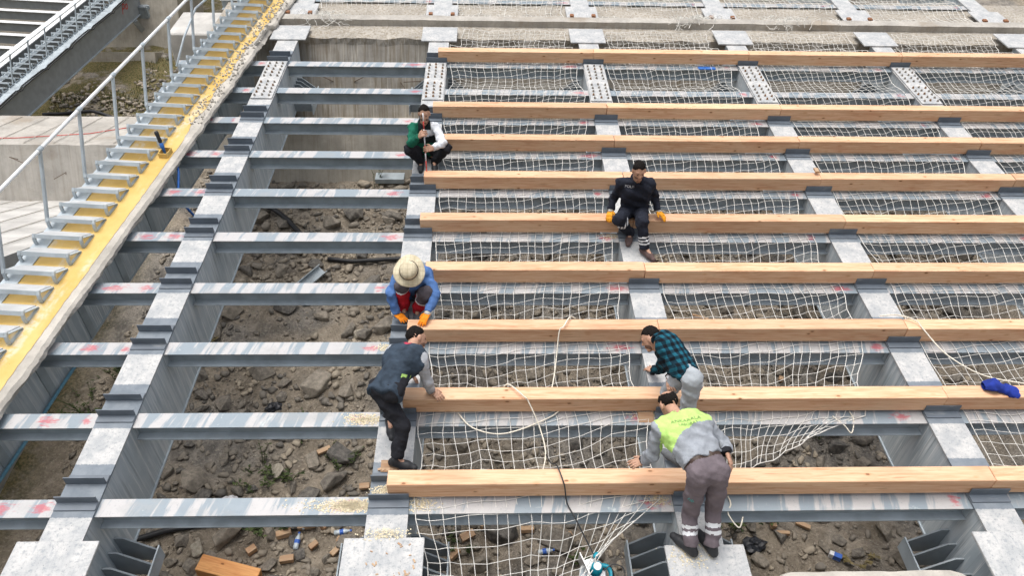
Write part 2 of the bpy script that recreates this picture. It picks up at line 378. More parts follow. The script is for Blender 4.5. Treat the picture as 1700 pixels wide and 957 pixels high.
# left stepped foundation
fb = empty('stepped_foundation', T((-6, 9, 2)), 'pale stepped concrete foundation block left of the yellow stair', 'foundation')
for nm, prof, mt, sd_ in (('upper_step', [(9.15, .5), (9.15, 3.11), (11.3, 3.55), (11.3, .5)], 'concrete', 2.0), ('lower_step', [(2.2, -3.2), (2.2, 2.02), (9.2, 2.06), (9.2, -3.2)], 'concrete_pale', 6.0)):
    o = rough_prism(nm, prof, -14, -2.5, mt, jit=(1, 2), amp=.02, seed=sd_, step=.2); o.parent = fb; o.matrix_local = T((6, -9, -2))
for i in range(9):   # shallow formwork lines on the two treads
    x = -2.7 - .55 * i
    obj('formwork_ridge', MB().box(-.006, .006, 0, 2.02, 0, .008).mesh('formwork_ridge', 'concrete'), fb, T((x + 6, 9.22 - 9, 3.134 - 2)) @ Matrix.Rotation(math.atan2(.44, 2.15), 4, 'X'))
    obj('formwork_ridge', MB().box(-.006, .006, 0, 6.5, 0, .012).mesh('formwork_ridge', 'rough_conc'), fb, T((x + 6 - .2, 2.6 - 9, 2.035 - 2)) @ Matrix.Rotation(.0057, 4, 'X'))
for i in range(8):
    x = -2.9 - .42 * i; z = 2.35 + .5 * RNG.random()
    obj('rebar', MB().tube([(0, 0, 0), (.10 * RNG.uniform(-1, 1), -.10, .05), (.22 * RNG.uniform(-1, 1), -.12, .14 * RNG.uniform(-1, 1))], .007, 5).mesh('rebar', 'rebar'), fb, T((x + 6, .15, z - 2)))
# pier of the neighbouring flight
pr = empty('concrete_pier', T((-6, 16, 4)), 'tan concrete pier behind the red-marked steel girder, top left', 'pier')
o = rough_prism('shaft', [(27.1, -1), (27.1, 16), (30, 16), (30, -1)], -16.5, -8.6, 'concrete_tan', jit=(), amp=.03, step=.3); o.parent = pr; o.matrix_local = T((6, -16, -4))
o = rough_prism('base_step', [(25.9, -1), (25.9, 5.45), (27.1, 5.5), (27.1, -1)], -17, -9.2, 'concrete_tan', jit=(1,), amp=.05, step=.3); o.parent = pr; o.matrix_local = T((6, -16, -4))
pb = MB().box(-3.3, -1.7, 13.4, 14.6, -2.6, -1.0)
tag(obj('concrete_block', pb.mesh('concrete_block', 'concrete_pale', bevel=.03), None, DK), 'pale board-marked concrete block behind the top of the yellow stair', 'block')
# lower abutment
la = MB(); xs = np.arange(-3, 12, .08); st = []
for x in xs:
    e = .17 + .17 * sm(6.1, 6.45, x) * sm(8.25, 7.85, x); e += .012 * mnoise.noise(Vector((x * 5, 0, 0)))
    zt = -.10 + .02 * mnoise.noise(Vector((x * 6, 2, 0)))
    q = [dk(x, e + .03, zt - .06), dk(x, e, zt), dk(x, -2.2, zt), dk(x, -2.2, -3.2)]; q.append(Vector((x, q[0].y, -3.4))); st.append(q)
vs = [q for s_ in st for q in s_]; n = 5
la.add(vs, [(j * n + i, (j + 1) * n + i, (j + 1) * n + (i + 1) % n, j * n + (i + 1) % n) for j in range(len(xs) - 1) for i in range(n)])
tag(obj('lower_abutment', la.mesh('lower_abutment', 'rough_conc')), 'whitish rough-edged concrete at the bottom edge between two girders', 'abutment')

# ================================================================== GIRDERS
ROWS = [1, 2, 3, 4, 5, 6, 7, 8, 10]
def web_prism(y0, y1, zb, t=.012, off=.166):
    yw = (10.0 + zb * SA) / CA
    pl = [(y0, -.02), (y1, -.02), (min(y1, yw), zb + .02), (y0, zb + .02)][::-1]
    return MB().prism(pl, off - t * .5, off + t * .5)
ME = {}
ME['top_flange'] = MB().box(-.188, .188, .1, 11.30, -.02, 0).mesh('top_flange', ['flange'])
ME['web'] = web_prism(.1, 11.0, -.95).mesh('web', 'web'); ME['web_left'] = web_prism(.1, 11.0, -.95, off=-.166).mesh('web', 'web')
ME['bottom_flange'] = MB().box(-.188, .188, .1, 10.72, -.95, -.93).mesh('bottom_flange', 'galv')
ME['front_angle'] = MB().box(-.186, .186, .036, .046, .003, .098).box(-.186, .186, -.045, .036, .003, .013).mesh('front_angle', 'bracket')
ME['rear_angle'] = MB().box(-.186, .186, .240, .250, .003, .098).box(-.186, .186, .250, .33, .003, .013).mesh('rear_angle', 'bracket')
ME['splice_plate'] = MB().box(-.176, .176, 8.64, 10.0, .002, .024).mesh('splice_plate', 'plate', bevel=.003)
ME['bolt'] = MB().lathe([(.021, 0), (.021, .012), (.014, .013), (.014, .03), (.009, .034)], 6).mesh('bolt', 'bolt')
ME['bolt_r'] = MB().lathe([(.021, 0), (.021, .012), (.014, .013), (.014, .03), (.009, .034)], 6).mesh('bolt', 'bolt_rust')
ME['seat_plate'] = MB().box(-.355, .355, 0, .64, .003, .034).mesh('seat_plate', 'plate', bevel=.004)
ME['top_plate'] = MB().box(-.335, .335, 10.9, 11.52, .003, .03).mesh('seat_plate', 'plate', bevel=.004)
def rib_poly(s): return [(.174 * s, -.93), (.174 * s, -.52), (.26 * s, -.52), (.52 * s, -.74), (.52 * s, -.93)]
def xz_plate(poly, y0, y1):
    n = len(poly); mb = MB(); mb.add([(x, y0, z) for x, z in poly] + [(x, y1, z) for x, z in poly],
        [tuple(range(n)), tuple(range(n, 2 * n))[::-1]] + [(i, n + i, n + (i + 1) % n, (i + 1) % n) for i in range(n)]); return mb
for s in (-1, 1):
    ME['rib%d' % s] = xz_plate(rib_poly(s), -.009, .009).mesh('rib', 'rib')
    ME['side_plate%d' % s] = MB().box(min(.52 * s, .535 * s), max(.52 * s, .535 * s), .28, 1.02, -.93, -.73).mesh('side_plate', 'galv')
    ME['stiff%d' % s] = MB().box(min(.173 * s, .186 * s), max(.173 * s, .186 * s), -.06, .06, -.93, -.24).mesh('stiffener', 'edge_steel')
GN = ['leftmost girder', 'second girder from the left', 'third girder from the left', 'fourth girder from the left', 'fifth girder from the left', 'sixth girder from the left']
GEXTRA = ['bare empty timber seats', 'left timber ends and three workers on it', 'two leaning workers at its lower end and one seated', 'timber joints over it', 'upper part only in view', 'only its upper end in view at right']
for k in range(6):
    g = empty('steel_girder', DK @ T((GD * k, 0, 0)), 'grey steel girder running up the slope, %s' % (GN[k]), 'girder', 'main deck girders')
    obj('top_flange', ME['top_flange'], g); obj('web', ME['web'], g); obj('web', ME['web_left'], g); obj('bottom_flange', ME['bottom_flange'], g)
    sp = obj('splice_plate', ME['splice_plate'], g)
    for c in (-.115, 0, .115):
        for gy_ in (8.72, 9.42):
            for r in range(5):
                obj('bolt', ME['bolt_r' if RNG.random() < .25 else 'bolt'], sp, T((c + RNG.uniform(-.006, .006), gy_ + r * .118 + (.02 if c == 0 else 0), .024)) @ Matrix.Rotation(RNG.random() * 6, 4, 'Z'))
    for r in ROWS:
        obj('angle_bracket', ME['front_angle'], g, T((0, r, 0))); obj('angle_bracket', ME['rear_angle'], g, T((0, r, 0)))
    obj('seat_plate', ME['seat_plate'], g, T((0, 0.0, 0)) if k != 2 else T((0.0, -.1, 0)))
    obj('seat_plate', ME['top_plate'], g)
    for s in (-1, 1):
        for i in range(5):
            obj('rib', ME['rib%d' % s], g, T((0, .36 + i * .155, 0)))
            obj('rib', ME['rib%d' % s], g, T((0, 9.92 + i * .13, 0)))
        obj('side_plate', ME['side_plate%d' % s], g)
        obj('side_plate', ME['side_plate%d' % s], g, T((0, 9.5, 0)))
    # upper flight, above the concrete lip
    u = empty('steel_girder', DK @ T((GD * k, 12, 0)), 'grey steel girder of the upper flight beyond the concrete lip, number %s from the left' % ORD[k], 'girder', 'upper flight girders')
    obj('top_flange', MB().box(-.188, .188, .1, 9, -.02, 0).mesh('top_flange', 'plate'), u)
    obj('web', MB().box(-.172, -.160, .7, 9, -.93, -.02).mesh('web', 'web'), u); obj('web', MB().box(.160, .172, .7, 9, -.93, -.02).mesh('web', 'web'), u)
    obj('bottom_flange', MB().box(-.188, .188, .75, 9, -.95, -.93).mesh('bottom_flange', 'cross_side'), u)
    sp = obj('seat_plate', MB().box(-.32, .32, .03, .62, .003, .03).mesh('seat_plate', 'plate', bevel=.004), u)
    for s in (-1, 1): obj('anchor_nut', MB().box(-.04, .04, -.05, .05, 0, .045).mesh('anchor_nut', 'rusty', bevel=.008), sp, T((s * .22, .1, .03)))

# ================================================================== CROSSBEAMS
BAYN = ['between stair slab and leftmost girder', 'in the open bay without net', 'in the net bay with the saw',
        'between third and fourth girders', 'between fourth and fifth girders', 'right of the fifth girder']
def cross_meshes(L, top):
    return (MB().box(-L, 0, -.092, .092, -.037, -.025).mesh('top_flange', top), MB().box(-L, 0, -.005, .005, -.218, -.037).mesh('web', 'edge_steel'),
            MB().box(-L, 0, -.092, .092, -.230, -.218).mesh('bottom_flange', 'cross_side'))
CM = [cross_meshes(1.6, 'cross_top_short'), cross_meshes(GD - .348, 'cross_top'), cross_meshes(GD - .348, 'cross_top_far')]
def xmax(y): return 8.5 + .545 * y
for bay in range(-1, 5):
    for r in range(1, 11):
        if bay * GD + .2 > xmax(r): continue
        ms = CM[0] if bay < 0 else (CM[1] if bay < 2 else CM[2])
        c = empty('crossbeam', DK @ T(((bay + 1) * GD - .174, r, 0)), '%s steel crossbeam from the bottom, %s' % (ORD[r - 1].capitalize(), BAYN[bay + 1]), 'beam', 'crossbeams')
        for nm, me in zip(('top_flange', 'web', 'bottom_flange'), ms): obj(nm, me, c)
for bay in range(-1, 5):
    for r in range(6):
        c = empty('crossbeam', DK @ T(((bay + 1) * GD - .174, 12.95 + r, 0)), '%s crossbeam of the upper flight above the lip, bay %s from left' % (ORD[r].capitalize(), ORD[bay + 1]), 'beam', 'upper crossbeams')
        for nm, me in zip(('top_flange', 'web', 'bottom_flange'), CM[0] if bay < 0 else CM[2]): obj(nm, me, c)

# ================================================================== TIMBERS
TY0, TY1, TZ0, TZ1 = .053, .217, .014, .215
TL = GD - .006
tm = MB().box(0, TL, TY0, TY1, TZ0, TZ1).mesh('timber', 'timber', bevel=.005)
TB = ['between second and third girders', 'between third and fourth girders', 'between fourth and fifth girders', 'between fifth and sixth girders', 'at the right edge']
rown = {r: i for i, r in enumerate(ROWS)}
for r in ROWS:
    for b in range(1, 6):
        x = b * GD + .003 + (-.02 if b == 1 else 0) + RNG.uniform(-.004, .004)
        if b == 1: x = 2.84 + {1: -.01, 2: .05, 3: .02, 4: .16, 5: .03, 6: .02, 7: .12, 8: .04, 10: .03}[r]
        if x > xmax(r + .2): continue
        me = tm
        if b == 1:
            me = MB().box(0, 2 * GD - x - .003, TY0, TY1, TZ0, TZ1).mesh('timber', 'timber', bevel=.005)
        o = obj('timber', me, None, DK @ T((x, r + RNG.uniform(-.006, .006), RNG.uniform(0, .004))))
        tag(o, 'pine timber, %s row from the bottom, %s' % (ORD[rown[r]], TB[b - 1]), 'timber', 'timbers laid across the girders')

# ================================================================== NETS
def np_tubes(P0, P1, r):
    """4-sided tubes for edge arrays"""
    d = P1 - P0; L = np.linalg.norm(d, axis=1, keepdims=True); d = d / np.maximum(L, 1e-6)
    up = np.where(np.abs(d[:, 2:3]) < .9, np.array([[0, 0, 1.]]), np.array([[1., 0, 0]]))
    a = np.cross(d, up); a /= np.linalg.norm(a, axis=1, keepdims=True); b = np.cross(d, a)
    n = len(P0); V = np.zeros((n, 8, 3))
    for k in range(4):
        o = (a * math.cos(k * math.pi / 2) + b * math.sin(k * math.pi / 2)) * r
        V[:, k] = P0 + o; V[:, 4 + k] = P1 + o
    base = (np.arange(n) * 8)[:, None]
    F = np.concatenate([base + np.array([[k, (k + 1) % 4, 4 + (k + 1) % 4, 4 + k]]) for k in range(4)], 0)
    return V.reshape(-1, 3), F
def net(label, nx, ny, pos, keep=None, group=None, r=.0034, edge=True, name='safety_net'):
    U, W_ = np.meshgrid(np.linspace(0, 1, nx + 1), np.linspace(0, 1, ny + 1), indexing='ij')
    P = pos(U, W_); K = np.ones(U.shape, bool) if keep is None else keep(U, W_, P)
    E0, E1 = [], []; rim0, rim1 = [], []
    for a, b_, ka, kb in ((P[:-1], P[1:], K[:-1], K[1:]), (P[:, :-1], P[:, 1:], K[:, :-1], K[:, 1:])):
        k = ka & kb; E0.append(a[k]); E1.append(b_[k])
    rm = []
    for i in (0, nx):
        k = K[i, :-1] & K[i, 1:]; rim0.append(P[i, :-1][k]); rim1.append(P[i, 1:][k])
    for j in (0, ny):
        k = K[:-1, j] & K[1:, j]; rim0.append(P[:-1, j][k]); rim1.append(P[1:, j][k])
    V1, F1 = np_tubes(np.concatenate(E0), np.concatenate(E1), r)
    V2, F2 = np_tubes(np.concatenate(rim0), np.concatenate(rim1), r * 1.5)
    me = np_mesh('net', np.concatenate([V1, V2]), np.concatenate([F1, F2 + len(V1)]), 'net', smooth=False)
    o = obj(name, me, None, DK.copy()); return tag(o, label, 'net', group)
def wob(U, W_, s, f=3.0):
    return np.sin(U * f * 5.1 + W_ * f * 9.7 + s) + .7 * np.sin(U * f * 11.3 - W_ * f * 17.9 + s * 2.3) + .5 * np.sin(W_ * f * 41 + U * 7 + s * 3.1)
def deck_net(a, b_, y0, y1, inl, inr, sag, seed, low=None, skew=.28):
    def pos(U, W_):
        Y = y0 + (y1 - y0) * W_ + skew * U ** 1.6 * np.clip(W_ * 12, 0, 1) * np.clip((1 - W_) * 12, 0, 1) + .02 * wob(U, W_, seed + 1.7, 2.0)
        fr = Y - np.floor(Y); bul = np.sin(np.pi * np.clip((fr - .11) / .78, 0, 1)) ** 1.5
        xl = a + inl + .05 * bul + .02 * np.sin(Y * 2.1 + seed); xr = b_ - inr - .05 * bul - .03 * np.sin(Y * 1.7 + seed * 2)
        if low is not None: xr = xr - low(Y)
        X = xl + (xr - xl) * U + .014 * wob(U, W_, seed) + .05 * np.sin(np.pi * U) * np.sin(Y * 1.3 + seed)
        Z = -.009 - bul * (sag * (.35 + .65 * np.sin(np.pi * U)) * (.75 + .5 * np.sin(np.floor(Y) * 2.7 + seed)) + .035) + (.0035 + .012 * bul) * wob(W_, U, seed + 4)
        Y2 = Y
        return np.stack([X, Y2, Z], -1)
    return pos
c_ = .115
# bay with the saw: the lower end hangs loose and is gathered up to the right-hand girder
p_main = deck_net(GD, 2 * GD, .05, 10.8, .24, .30, .11, 1.0)
def p_saw(U, W_):
    P = p_main(U, W_); Y = P[..., 1]; t = np.clip((1.05 - Y) / 1.0, 0, 1)
    P[..., 2] -= .32 * t ** 1.1 * np.sin(np.pi * np.clip(U * .9 + .08, 0, 1))
    xr = 2 * GD - .30; pull = t * U ** 2.2
    P[..., 0] = P[..., 0] - .62 * pull; P[..., 1] = Y + pull * .42
    P[..., 0] += .10 * t * (1 - U)
    # second gather near row two
    t2 = np.clip(1 - np.abs(Y - 1.75) / .5, 0, 1); P[..., 1] += .16 * t2 * U ** 2; 
    return P
net('white safety net holding the circular saw, its lower end gathered to the right', 20, 92, p_saw, None, 'safety nets')
def low2(Y): return np.where(Y < 3.4, np.clip((3.4 - Y) / 1.6, 0, 1) * .55, 0.0)
p2_ = deck_net(2 * GD, 3 * GD, 1.35, 10.8, .27, .36, .10, 3.3, low2)
def p_b2(U, W_):
    P = p2_(U, W_); Y = P[..., 1]; t = np.clip((2.0 - Y) / .65, 0, 1)
    P[..., 0] -= .30 * t * U; P[..., 1] += .50 * t * U ** 1.3; P[..., 2] -= .16 * t * (1 - U)
    return P
net('white safety net right of the two leaning workers, its torn lower edge hanging free', 20, 82, p_b2, None, 'safety nets')
net('white safety net between the fourth and fifth girders', 20, 82, deck_net(3 * GD, 4 * GD, 1.2, 10.8, .24, .28, .10, 5.1), None, 'safety nets')
net('white safety net in the rightmost bay, upper part in view', 20, 56, deck_net(4 * GD, 5 * GD, 4.0, 10.8, .26, .28, .10, 6.4), None, 'safety nets')
# short pieces hung from the last timber up over the abutment
for b in range(1, 6):
    sd_ = b * 1.9
    def p_up(U, W_, b=b, sd_=sd_):
        Y = 10.35 + 1.15 * W_
        X = b * GD + .42 + (GD - .86) * U + .02 * wob(U, W_, sd_) + .08 * (W_ - .5) * np.sin(sd_)
        Z = -.16 + .10 * W_ + .12 * np.clip(W_ - .6, 0, 1) - .06 * np.sin(np.pi * U) * (1 - W_) + .012 * wob(W_, U, sd_)
        return np.stack([X, Y + .05 * np.sin(U * 9 + sd_) * W_, Z], -1)
    net('white net draped on the abutment top, %s piece from the left' % ORD[b - 1], 20, 10, p_up, None, 'nets on the abutment')
for b in range(0, 5):
    net('white net of the upper flight above the concrete lip, %s from left' % ORD[b], 20, 40, deck_net(b * GD, (b + 1) * GD, 12.05, 17, .30, .34, .12, b * 2.2 + .7), None, 'upper nets', r=.0046)
# bundles of slack net on the lip
for i, (bx, wd) in enumerate(((.55, .55), (8.0, .55), (9.85, .85), (7.62, .2))):
    mb = MB()
    for k in range(46 if wd > .3 else 14):
        x, y = bx + RNG.gauss(0, wd * .4), 11.9 + RNG.gauss(0, .16); pts = []
        dx, dy = RNG.uniform(-1, 1), RNG.uniform(-1, 1)
        for q in range(6):
            pts.append((x, y, .065 + abs(RNG.gauss(0, .035)) + (.04 if abs(y - 11.9) < .11 else -.10 * min(1, abs(y - 11.9) / .3)))); x += dx * .045; y += dy * .035; dx += RNG.uniform(-.7, .7); dy += RNG.uniform(-.7, .7)
        mb.tube(pts, .0045, 4, False)
    tag(obj('net_bundle', mb.mesh('net_bundle', 'net'), None, DK), 'tangled heap of slack white net on the concrete lip, %s from the left' % ORD[[0, 2, 3, 1][i]], 'net bundle', 'net heaps', 'stuff')

# ================================================================== STAIR SLAB
SF = DK @ T((-1.30, 0, 0)) @ Matrix.Rotation(R(-4.93), 4, 'Z')
slab = empty('stair_slab', SF, 'concrete stair slab with worn yellow coating and broken right edge', 'slab')
mb = MB(); st = []; ys = np.arange(.3, 17.5, .05)
for y in ys:
    j = .030 * mnoise.noise(Vector((y * 1.3, 0, 0))) + .022 * mnoise.noise(Vector((y * 5, 3, 0))) + .012 * mnoise.noise(Vector((y * 14, 3, 0)))
    j2 = .035 * mnoise.noise(Vector((y * 2.3, 7, 0))) + .025 * mnoise.noise(Vector((y * 9, 7, 1)))
    j3 = .05 * mnoise.noise(Vector((y * 3.1, 11, 0))) + .02 * mnoise.noise(Vector((y * 11, 11, 1)))
    if 10.4 < y < 11.3: j -= .10
    st += [(-.99, y, .004), (-.99, y, .13), (-.13, y, .13), (-.015 + j * .8, y, .128), (.02 + j, y, .095 + j2 * .4), (.015 + j + j2, y, .05), (-.03 + j3, y, .004)]
n = 7
mb.add(st, [(i * n + k, i * n + k + 1, (i + 1) * n + k + 1, (i + 1) * n + k) for i in range(len(ys) - 1) for k in range(n - 1)] + [((i + 1) * n, (i + 1) * n + 6, i * n + 6, i * n) for i in range(len(ys) - 1)])
obj('concrete_edge', mb.mesh('concrete_edge', 'rough_conc'), slab)
mb = MB(); st = []
for y in ys:
    j = .018 * mnoise.noise(Vector((y * 2.1, 21, 0))) + .012 * mnoise.noise(Vector((y * 11, 21, 0)))
    if 7.2 < y < 11.6: j -= .07 * sm(7.2, 7.9, y) * sm(11.6, 11.1, y) * (.55 + 1.2 * mnoise.noise(Vector((y * 1.9, 33, 0))))
    st += [(-.81, y, .1345), (-.108 + j, y, .1345)]
mb.add(st, [(2 * i, 2 * i + 1, 2 * i + 3, 2 * i + 2) for i in range(len(ys) - 1)])
obj('yellow_coating', mb.mesh('yellow_coating', 'yellow'), slab)
mb = MB(); 
for i in range(480):        # loose chips where the slab is broken
    y = RNG.uniform(7.6, 12.6); x = -.16 + RNG.gauss(0, .10); s_ = RNG.uniform(.004, .013) * (1.3 if y > 9 else 1)
    if x > .0 or x < -.5: continue
    mb.box(-s_, s_, -s_, s_, -s_ * .7, s_ * .7, T((x, y, .14 + s_ * .4)) @ Matrix.Rotation(RNG.random() * 6, 4, Vector((RNG.random(), RNG.random(), RNG.random() + .1))))
tag(obj('chippings', mb.mesh('chippings', 'rough_conc'), slab), kind='stuff')
eg = empty('edge_girder', SF @ T((-.56, 0, 0)), 'streaked steel edge girder under the yellow stair slab', 'girder')
obj('web', web_prism(.1, 11.0, -.95).mesh('web', 'web'), eg); obj('top_flange', MB().box(-.188, .188, .1, 11, -.02, 0).mesh('top_flange', 'cross_side'), eg)
obj('bottom_flange', MB().box(-.188, .188, .1, 10.7, -.95, -.93).mesh('bottom_flange', 'galv'), eg)
for y in range(1, 11): obj('stiffener', ME['stiff1'], eg, T((0, y + .08, 0)))

# ------------------------------------------------------------------ stair treads, posts, handrail
def m_tread():
    n = NT('tread_mesh', .45, .25, .5); c = n.co(); x, y, z = n.sep(c)
    k = n.ma('MULTIPLY', n.ma('SINE', n.ma('MULTIPLY', n.ma('ADD', x, n.ma('MULTIPLY', y, 1.6)), 62)), n.ma('SINE', n.ma('MULTIPLY', n.ma('SUBTRACT', x, n.ma('MULTIPLY', y, 1.6)), 62)))
    h = n.rng(k, -.15, .25); n.col(n.mix(h, (.145, .175, .20), (.50, .55, .59))); n.bump(h, .6, .004); MT['tread_mesh'] = n.m
m_tread()
RUN = .272
def bracket_mesh():
    mb = MB(); dz = RUN * TA
    # ring of three bars in the (y,z) plane, the long one lying on the slab
    P = [(-.004, -.004), (-RUN + .02, .0), (-RUN + .055, -dz + .035)]
    def bar(a, b, wd):
        a, b = Vector(a), Vector(b); t = (b - a).normalized(); nn = Vector((-t.y, t.x)) * wd * .5
        mb.prism([tuple(a + nn), tuple(b + nn), tuple(b - nn), tuple(a - nn)], -.018, .018)
    bar(P[0], (P[2][0] - .012, P[2][1] - .004), .016)
    q = [(-RUN + .012, .034), (-RUN + .004, -.015), (-RUN + .020, -.065), (-RUN + .050, -dz + .03)]
    for i in range(3): bar(q[i], q[i + 1], .026)
    bar((-.01, .012), (-RUN + .02, .012), .012)
    return mb.mesh('tread_bracket', 'tread_steel')
BR = bracket_mesh()
tmb = MB()
for i in range(12): tmb.box(-.55, 0, -RUN + .008 + i * .0215, -RUN + .0155 + i * .0215, .012, .030)
for i in range(19): tmb.box(-.55 + i * .0300, -.544 + i * .0300, -RUN, -.004, .022, .0285)
TM = tmb.mesh('tread', 'galv_light')
NM = MB().box(-.55, 0, -RUN - .004, -RUN + .006, -.018, .033).box(-.55, 0, -.012, -.006, -.0, .029).mesh('nosing', 'tread_steel')
def stair(frame, xr, y0, cnt, label, post_every=3, post_ph=0, wall_x=None, h=.87, post_x=None, rail_label='', zoff=.135, mirror=False):
    s_ = empty('stair', frame, label, 'stair')
    tops = []
    for i in range(cnt):
        y = y0 + i * .3333
        t_ = obj('tread', TM, s_, T((xr, y, zoff)) @ LEVEL)
        obj('nosing', NM, t_); obj('tread_bracket', BR, t_, T((.022, 0, 0))); obj('tread_bracket', BR, t_, T((-.572, 0, 0)))
        if i % post_every == post_ph: tops.append((y, i))
    obj('stringer', MB().box(xr - .62, xr - .42, y0 - .4, y0 + cnt * .3333, zoff + .004, zoff + .012).mesh('stringer', 'galv'), s_)
    r_ = empty('handrail', frame, rail_label, 'handrail')
    pts = []
    for y, i in tops:
        f = T((post_x if post_x is not None else xr - .585, y, zoff)) @ LEVEL
        ob = obj('post', MB().box(-.019, .019, -RUN + .0, -RUN + .038, -.03, h).mesh('post', 'galv', bevel=.004), r_, f)
        obj('clamp', MB().tube([(0, -RUN + .02 - .045 * CA, h + .016 - .045 * SA), (0, -RUN + .02 + .045 * CA, h + .016 + .045 * SA)], .031, 12).mesh('clamp', 'galv', True), ob)
        pts.append(f @ Vector((0, -RUN + .019, h + .016)))
    d = (pts[1] - pts[0])
    obj('rail', MB().tube([pts[0] - d * 2] + pts + [pts[-1] + d * 1.5], .0245, 12).mesh('rail', 'galv_light', True), r_)
    return s_
stair(SF, -.38, 5.14 - .3333 * 9, 36, 'galvanised open stair of grating treads on the yellow slab', 3, 0, rail_label='white tubular handrail on grey posts along the yellow stair')
# curved grab tube near the top
pts = [SF @ Vector(q) for q in ((-.96, 9.15, .30), (-.98, 9.7, .55), (-.98, 10.4, .78), (-.9, 11.1, .80), (-.72, 11.5, .66), (-.62, 11.7, .5))]
tag(obj('bent_tube', MB().tube(pts, .018, 8).mesh('bent_tube', 'galv', True)), 'bent grey conduit tube curving up beside the upper treads', 'tube')

# ------------------------------------------------------------------ neighbouring flight, top left
F2 = DK @ T((-12.8, 0, -5.4)) @ Matrix.Rotation(R(-5.7), 4, 'Z')
fg = empty('neighbour_girder', F2, 'dark grey girder with red P9 marking, top left', 'girder')
obj('web', MB().box(-.03, 0, 10, 27.6, -.90, -.02).mesh('web', 'far_web'), fg)
obj('top_flange', MB().box(-.3, .08, 10, 27.6, -.02, 0).mesh('top_flange', 'cross_side'), fg); obj('bottom_flange', MB().box(-.3, .05, 10, 27.6, -.93, -.90).mesh('bottom_flange', 'galv'), fg)
eb = obj('end_bearing', MB().box(-.1, .30, 27.3, 27.9, -1.1, -.62).mesh('end_bearing', 'rib', bevel=.02), fg)
for i in range(4): obj('rib', MB().box(.30, .36, 27.36 + i * .15, 27.40 + i * .15, -1.1, -.64).mesh('rib', 'galv'), eb)
obj('bearing_strut', MB().tube([(.0, 26.8, -.95), (-.05, 27.6, -2.2)], .13, 4).mesh('bearing_strut', 'far_web'), fg)
def text_mesh(txt, size, mat, extrude=.0):
    cu = bpy.data.curves.new('t', 'FONT'); cu.body = txt; cu.size = size; cu.extrude = extrude; cu.align_x = 'CENTER'; cu.align_y = 'CENTER'; cu.resolution_u = 3
    ob = bpy.data.objects.new('t', cu); COL.objects.link(ob); dg = bpy.context.evaluated_depsgraph_get()
    me = bpy.data.meshes.new_from_object(ob.evaluated_get(dg)); bpy.data.objects.remove(ob); me.materials.clear(); me.materials.append(MT[mat]); return me
# reading direction of the mark: along the girder, upright
mk = text_mesh('P9', .58, 'red_paint')
obj('painted_mark', mk, fg, Matrix(((0, 0, 1, .004), (.75, .35, 0, 26.4), (-.35, .95, 0, -.36), (0, 0, 0, 1))))
stair(F2, -.28, 10.2, 58, 'dense flight of grey grating treads on the neighbouring structure, top left', 3, 1, post_x=-.12, rail_label='grey handrail of the neighbouring flight, top left corner', zoff=.02, h=.85)
mb = MB(); pts = []
for i in range(104):
    y = 10 + i * .17; pts.append((.10, y, .03 + .02 * math.sin(y * 1.7) - (.05 if i % 9 == 0 else 0)))
tag(obj('cable_run', mb.tube(pts, .022, 6).tube([(p[0] + .05, p[1] + .05, p[2] - .03) for p in pts], .02, 6).mesh('cable_run', 'cable', True), None, F2), 'black cables clipped along the neighbouring girder top', 'cable')
g2 = empty('neighbour_girder', F2 @ T((-1.5, 0, 0)), 'pale topped inner girder behind the neighbouring treads, top left', 'girder')
obj('top_flange', MB().box(-.22, .22, 10, 31, .0, .03).mesh('top_flange', 'galv_light'), g2); obj('web', MB().box(-.02, .02, 10, 31, -.9, 0).mesh('web', 'far_web'), g2)
for r in range(10):
    c = empty('crossbeam', F2 @ T((-1.55, 20.0 + r * 1.0, 0)), 'dark crossbeam of the neighbouring flight, %s from its lower end, top left corner' % ORD[r], 'beam', 'neighbouring crossbeams')
    obj('top_flange', MB().box(-6, 0, -.09, .09, -.02, 0).mesh('top_flange', 'galv_light'), c); obj('web', MB().box(-6, 0, -.01, .01, -.35, -.02).mesh('web', 'far_web'), c)

# ================================================================== ROCKS, RUBBLE, PLANTS
def hull_rock(seed, sq=(1, 1, .72)):
    rr = random.Random(seed); bm = bmesh.new()
    for i in range(13):
        v = Vector((rr.gauss(0, 1), rr.gauss(0, 1), rr.gauss(0, 1))).normalized() * rr.uniform(.72, 1.05)
        bm.verts.new((v.x * sq[0], v.y * sq[1] , v.z * sq[2]))
    res = bmesh.ops.convex_hull(bm, input=bm.verts[:])
    bmesh.ops.delete(bm, geom=[v for v in bm.verts if not v.link_faces], context='VERTS')
    bmesh.ops.dissolve_limit(bm, angle_limit=.22, verts=bm.verts[:], edges=bm.edges[:])
    bmesh.ops.triangulate(bm, faces=bm.faces[:])
    return bm
ROCKS = []
for i in range(12):
    bm = hull_rock(100 + i, (1, RNG.uniform(.5, .95), RNG.uniform(.35, .75)))
    bmesh.ops.bevel(bm, geom=bm.edges[:], offset=.035, segments=1, affect='EDGES', profile=.5)
    me = bpy.data.meshes.new('boulder'); bm.to_mesh(me); bm.free(); me.materials.append(MT['rock']); ROCKS.append(me)
PALE = []
for i in range(4):
    me = ROCKS[i].copy(); me.materials.clear(); me.materials.append(MT['pale_rock']); PALE.append(me)
def rockiness(x, y):
    """how much coarse rubble lies here (world x, deck y): the open bay has bare soil in its middle"""
    d = dk(0, y, -2.4)
    r = .95
    if x < 2.6:
        r = .32 + .9 * mnoise.noise(Vector((x * .8 + 3, y * .8, 2)))
        if 1.35 < x < 2.6 and 3 < y < 6.6: r = 1.0
        if y > 7.2: r = .95
        if y < 2.7: r = .8
        if x < -.25: r = .75
    elif y < 2.2: r = .40
    if x > 5.8 and y < 2.6: r = .25
    return r
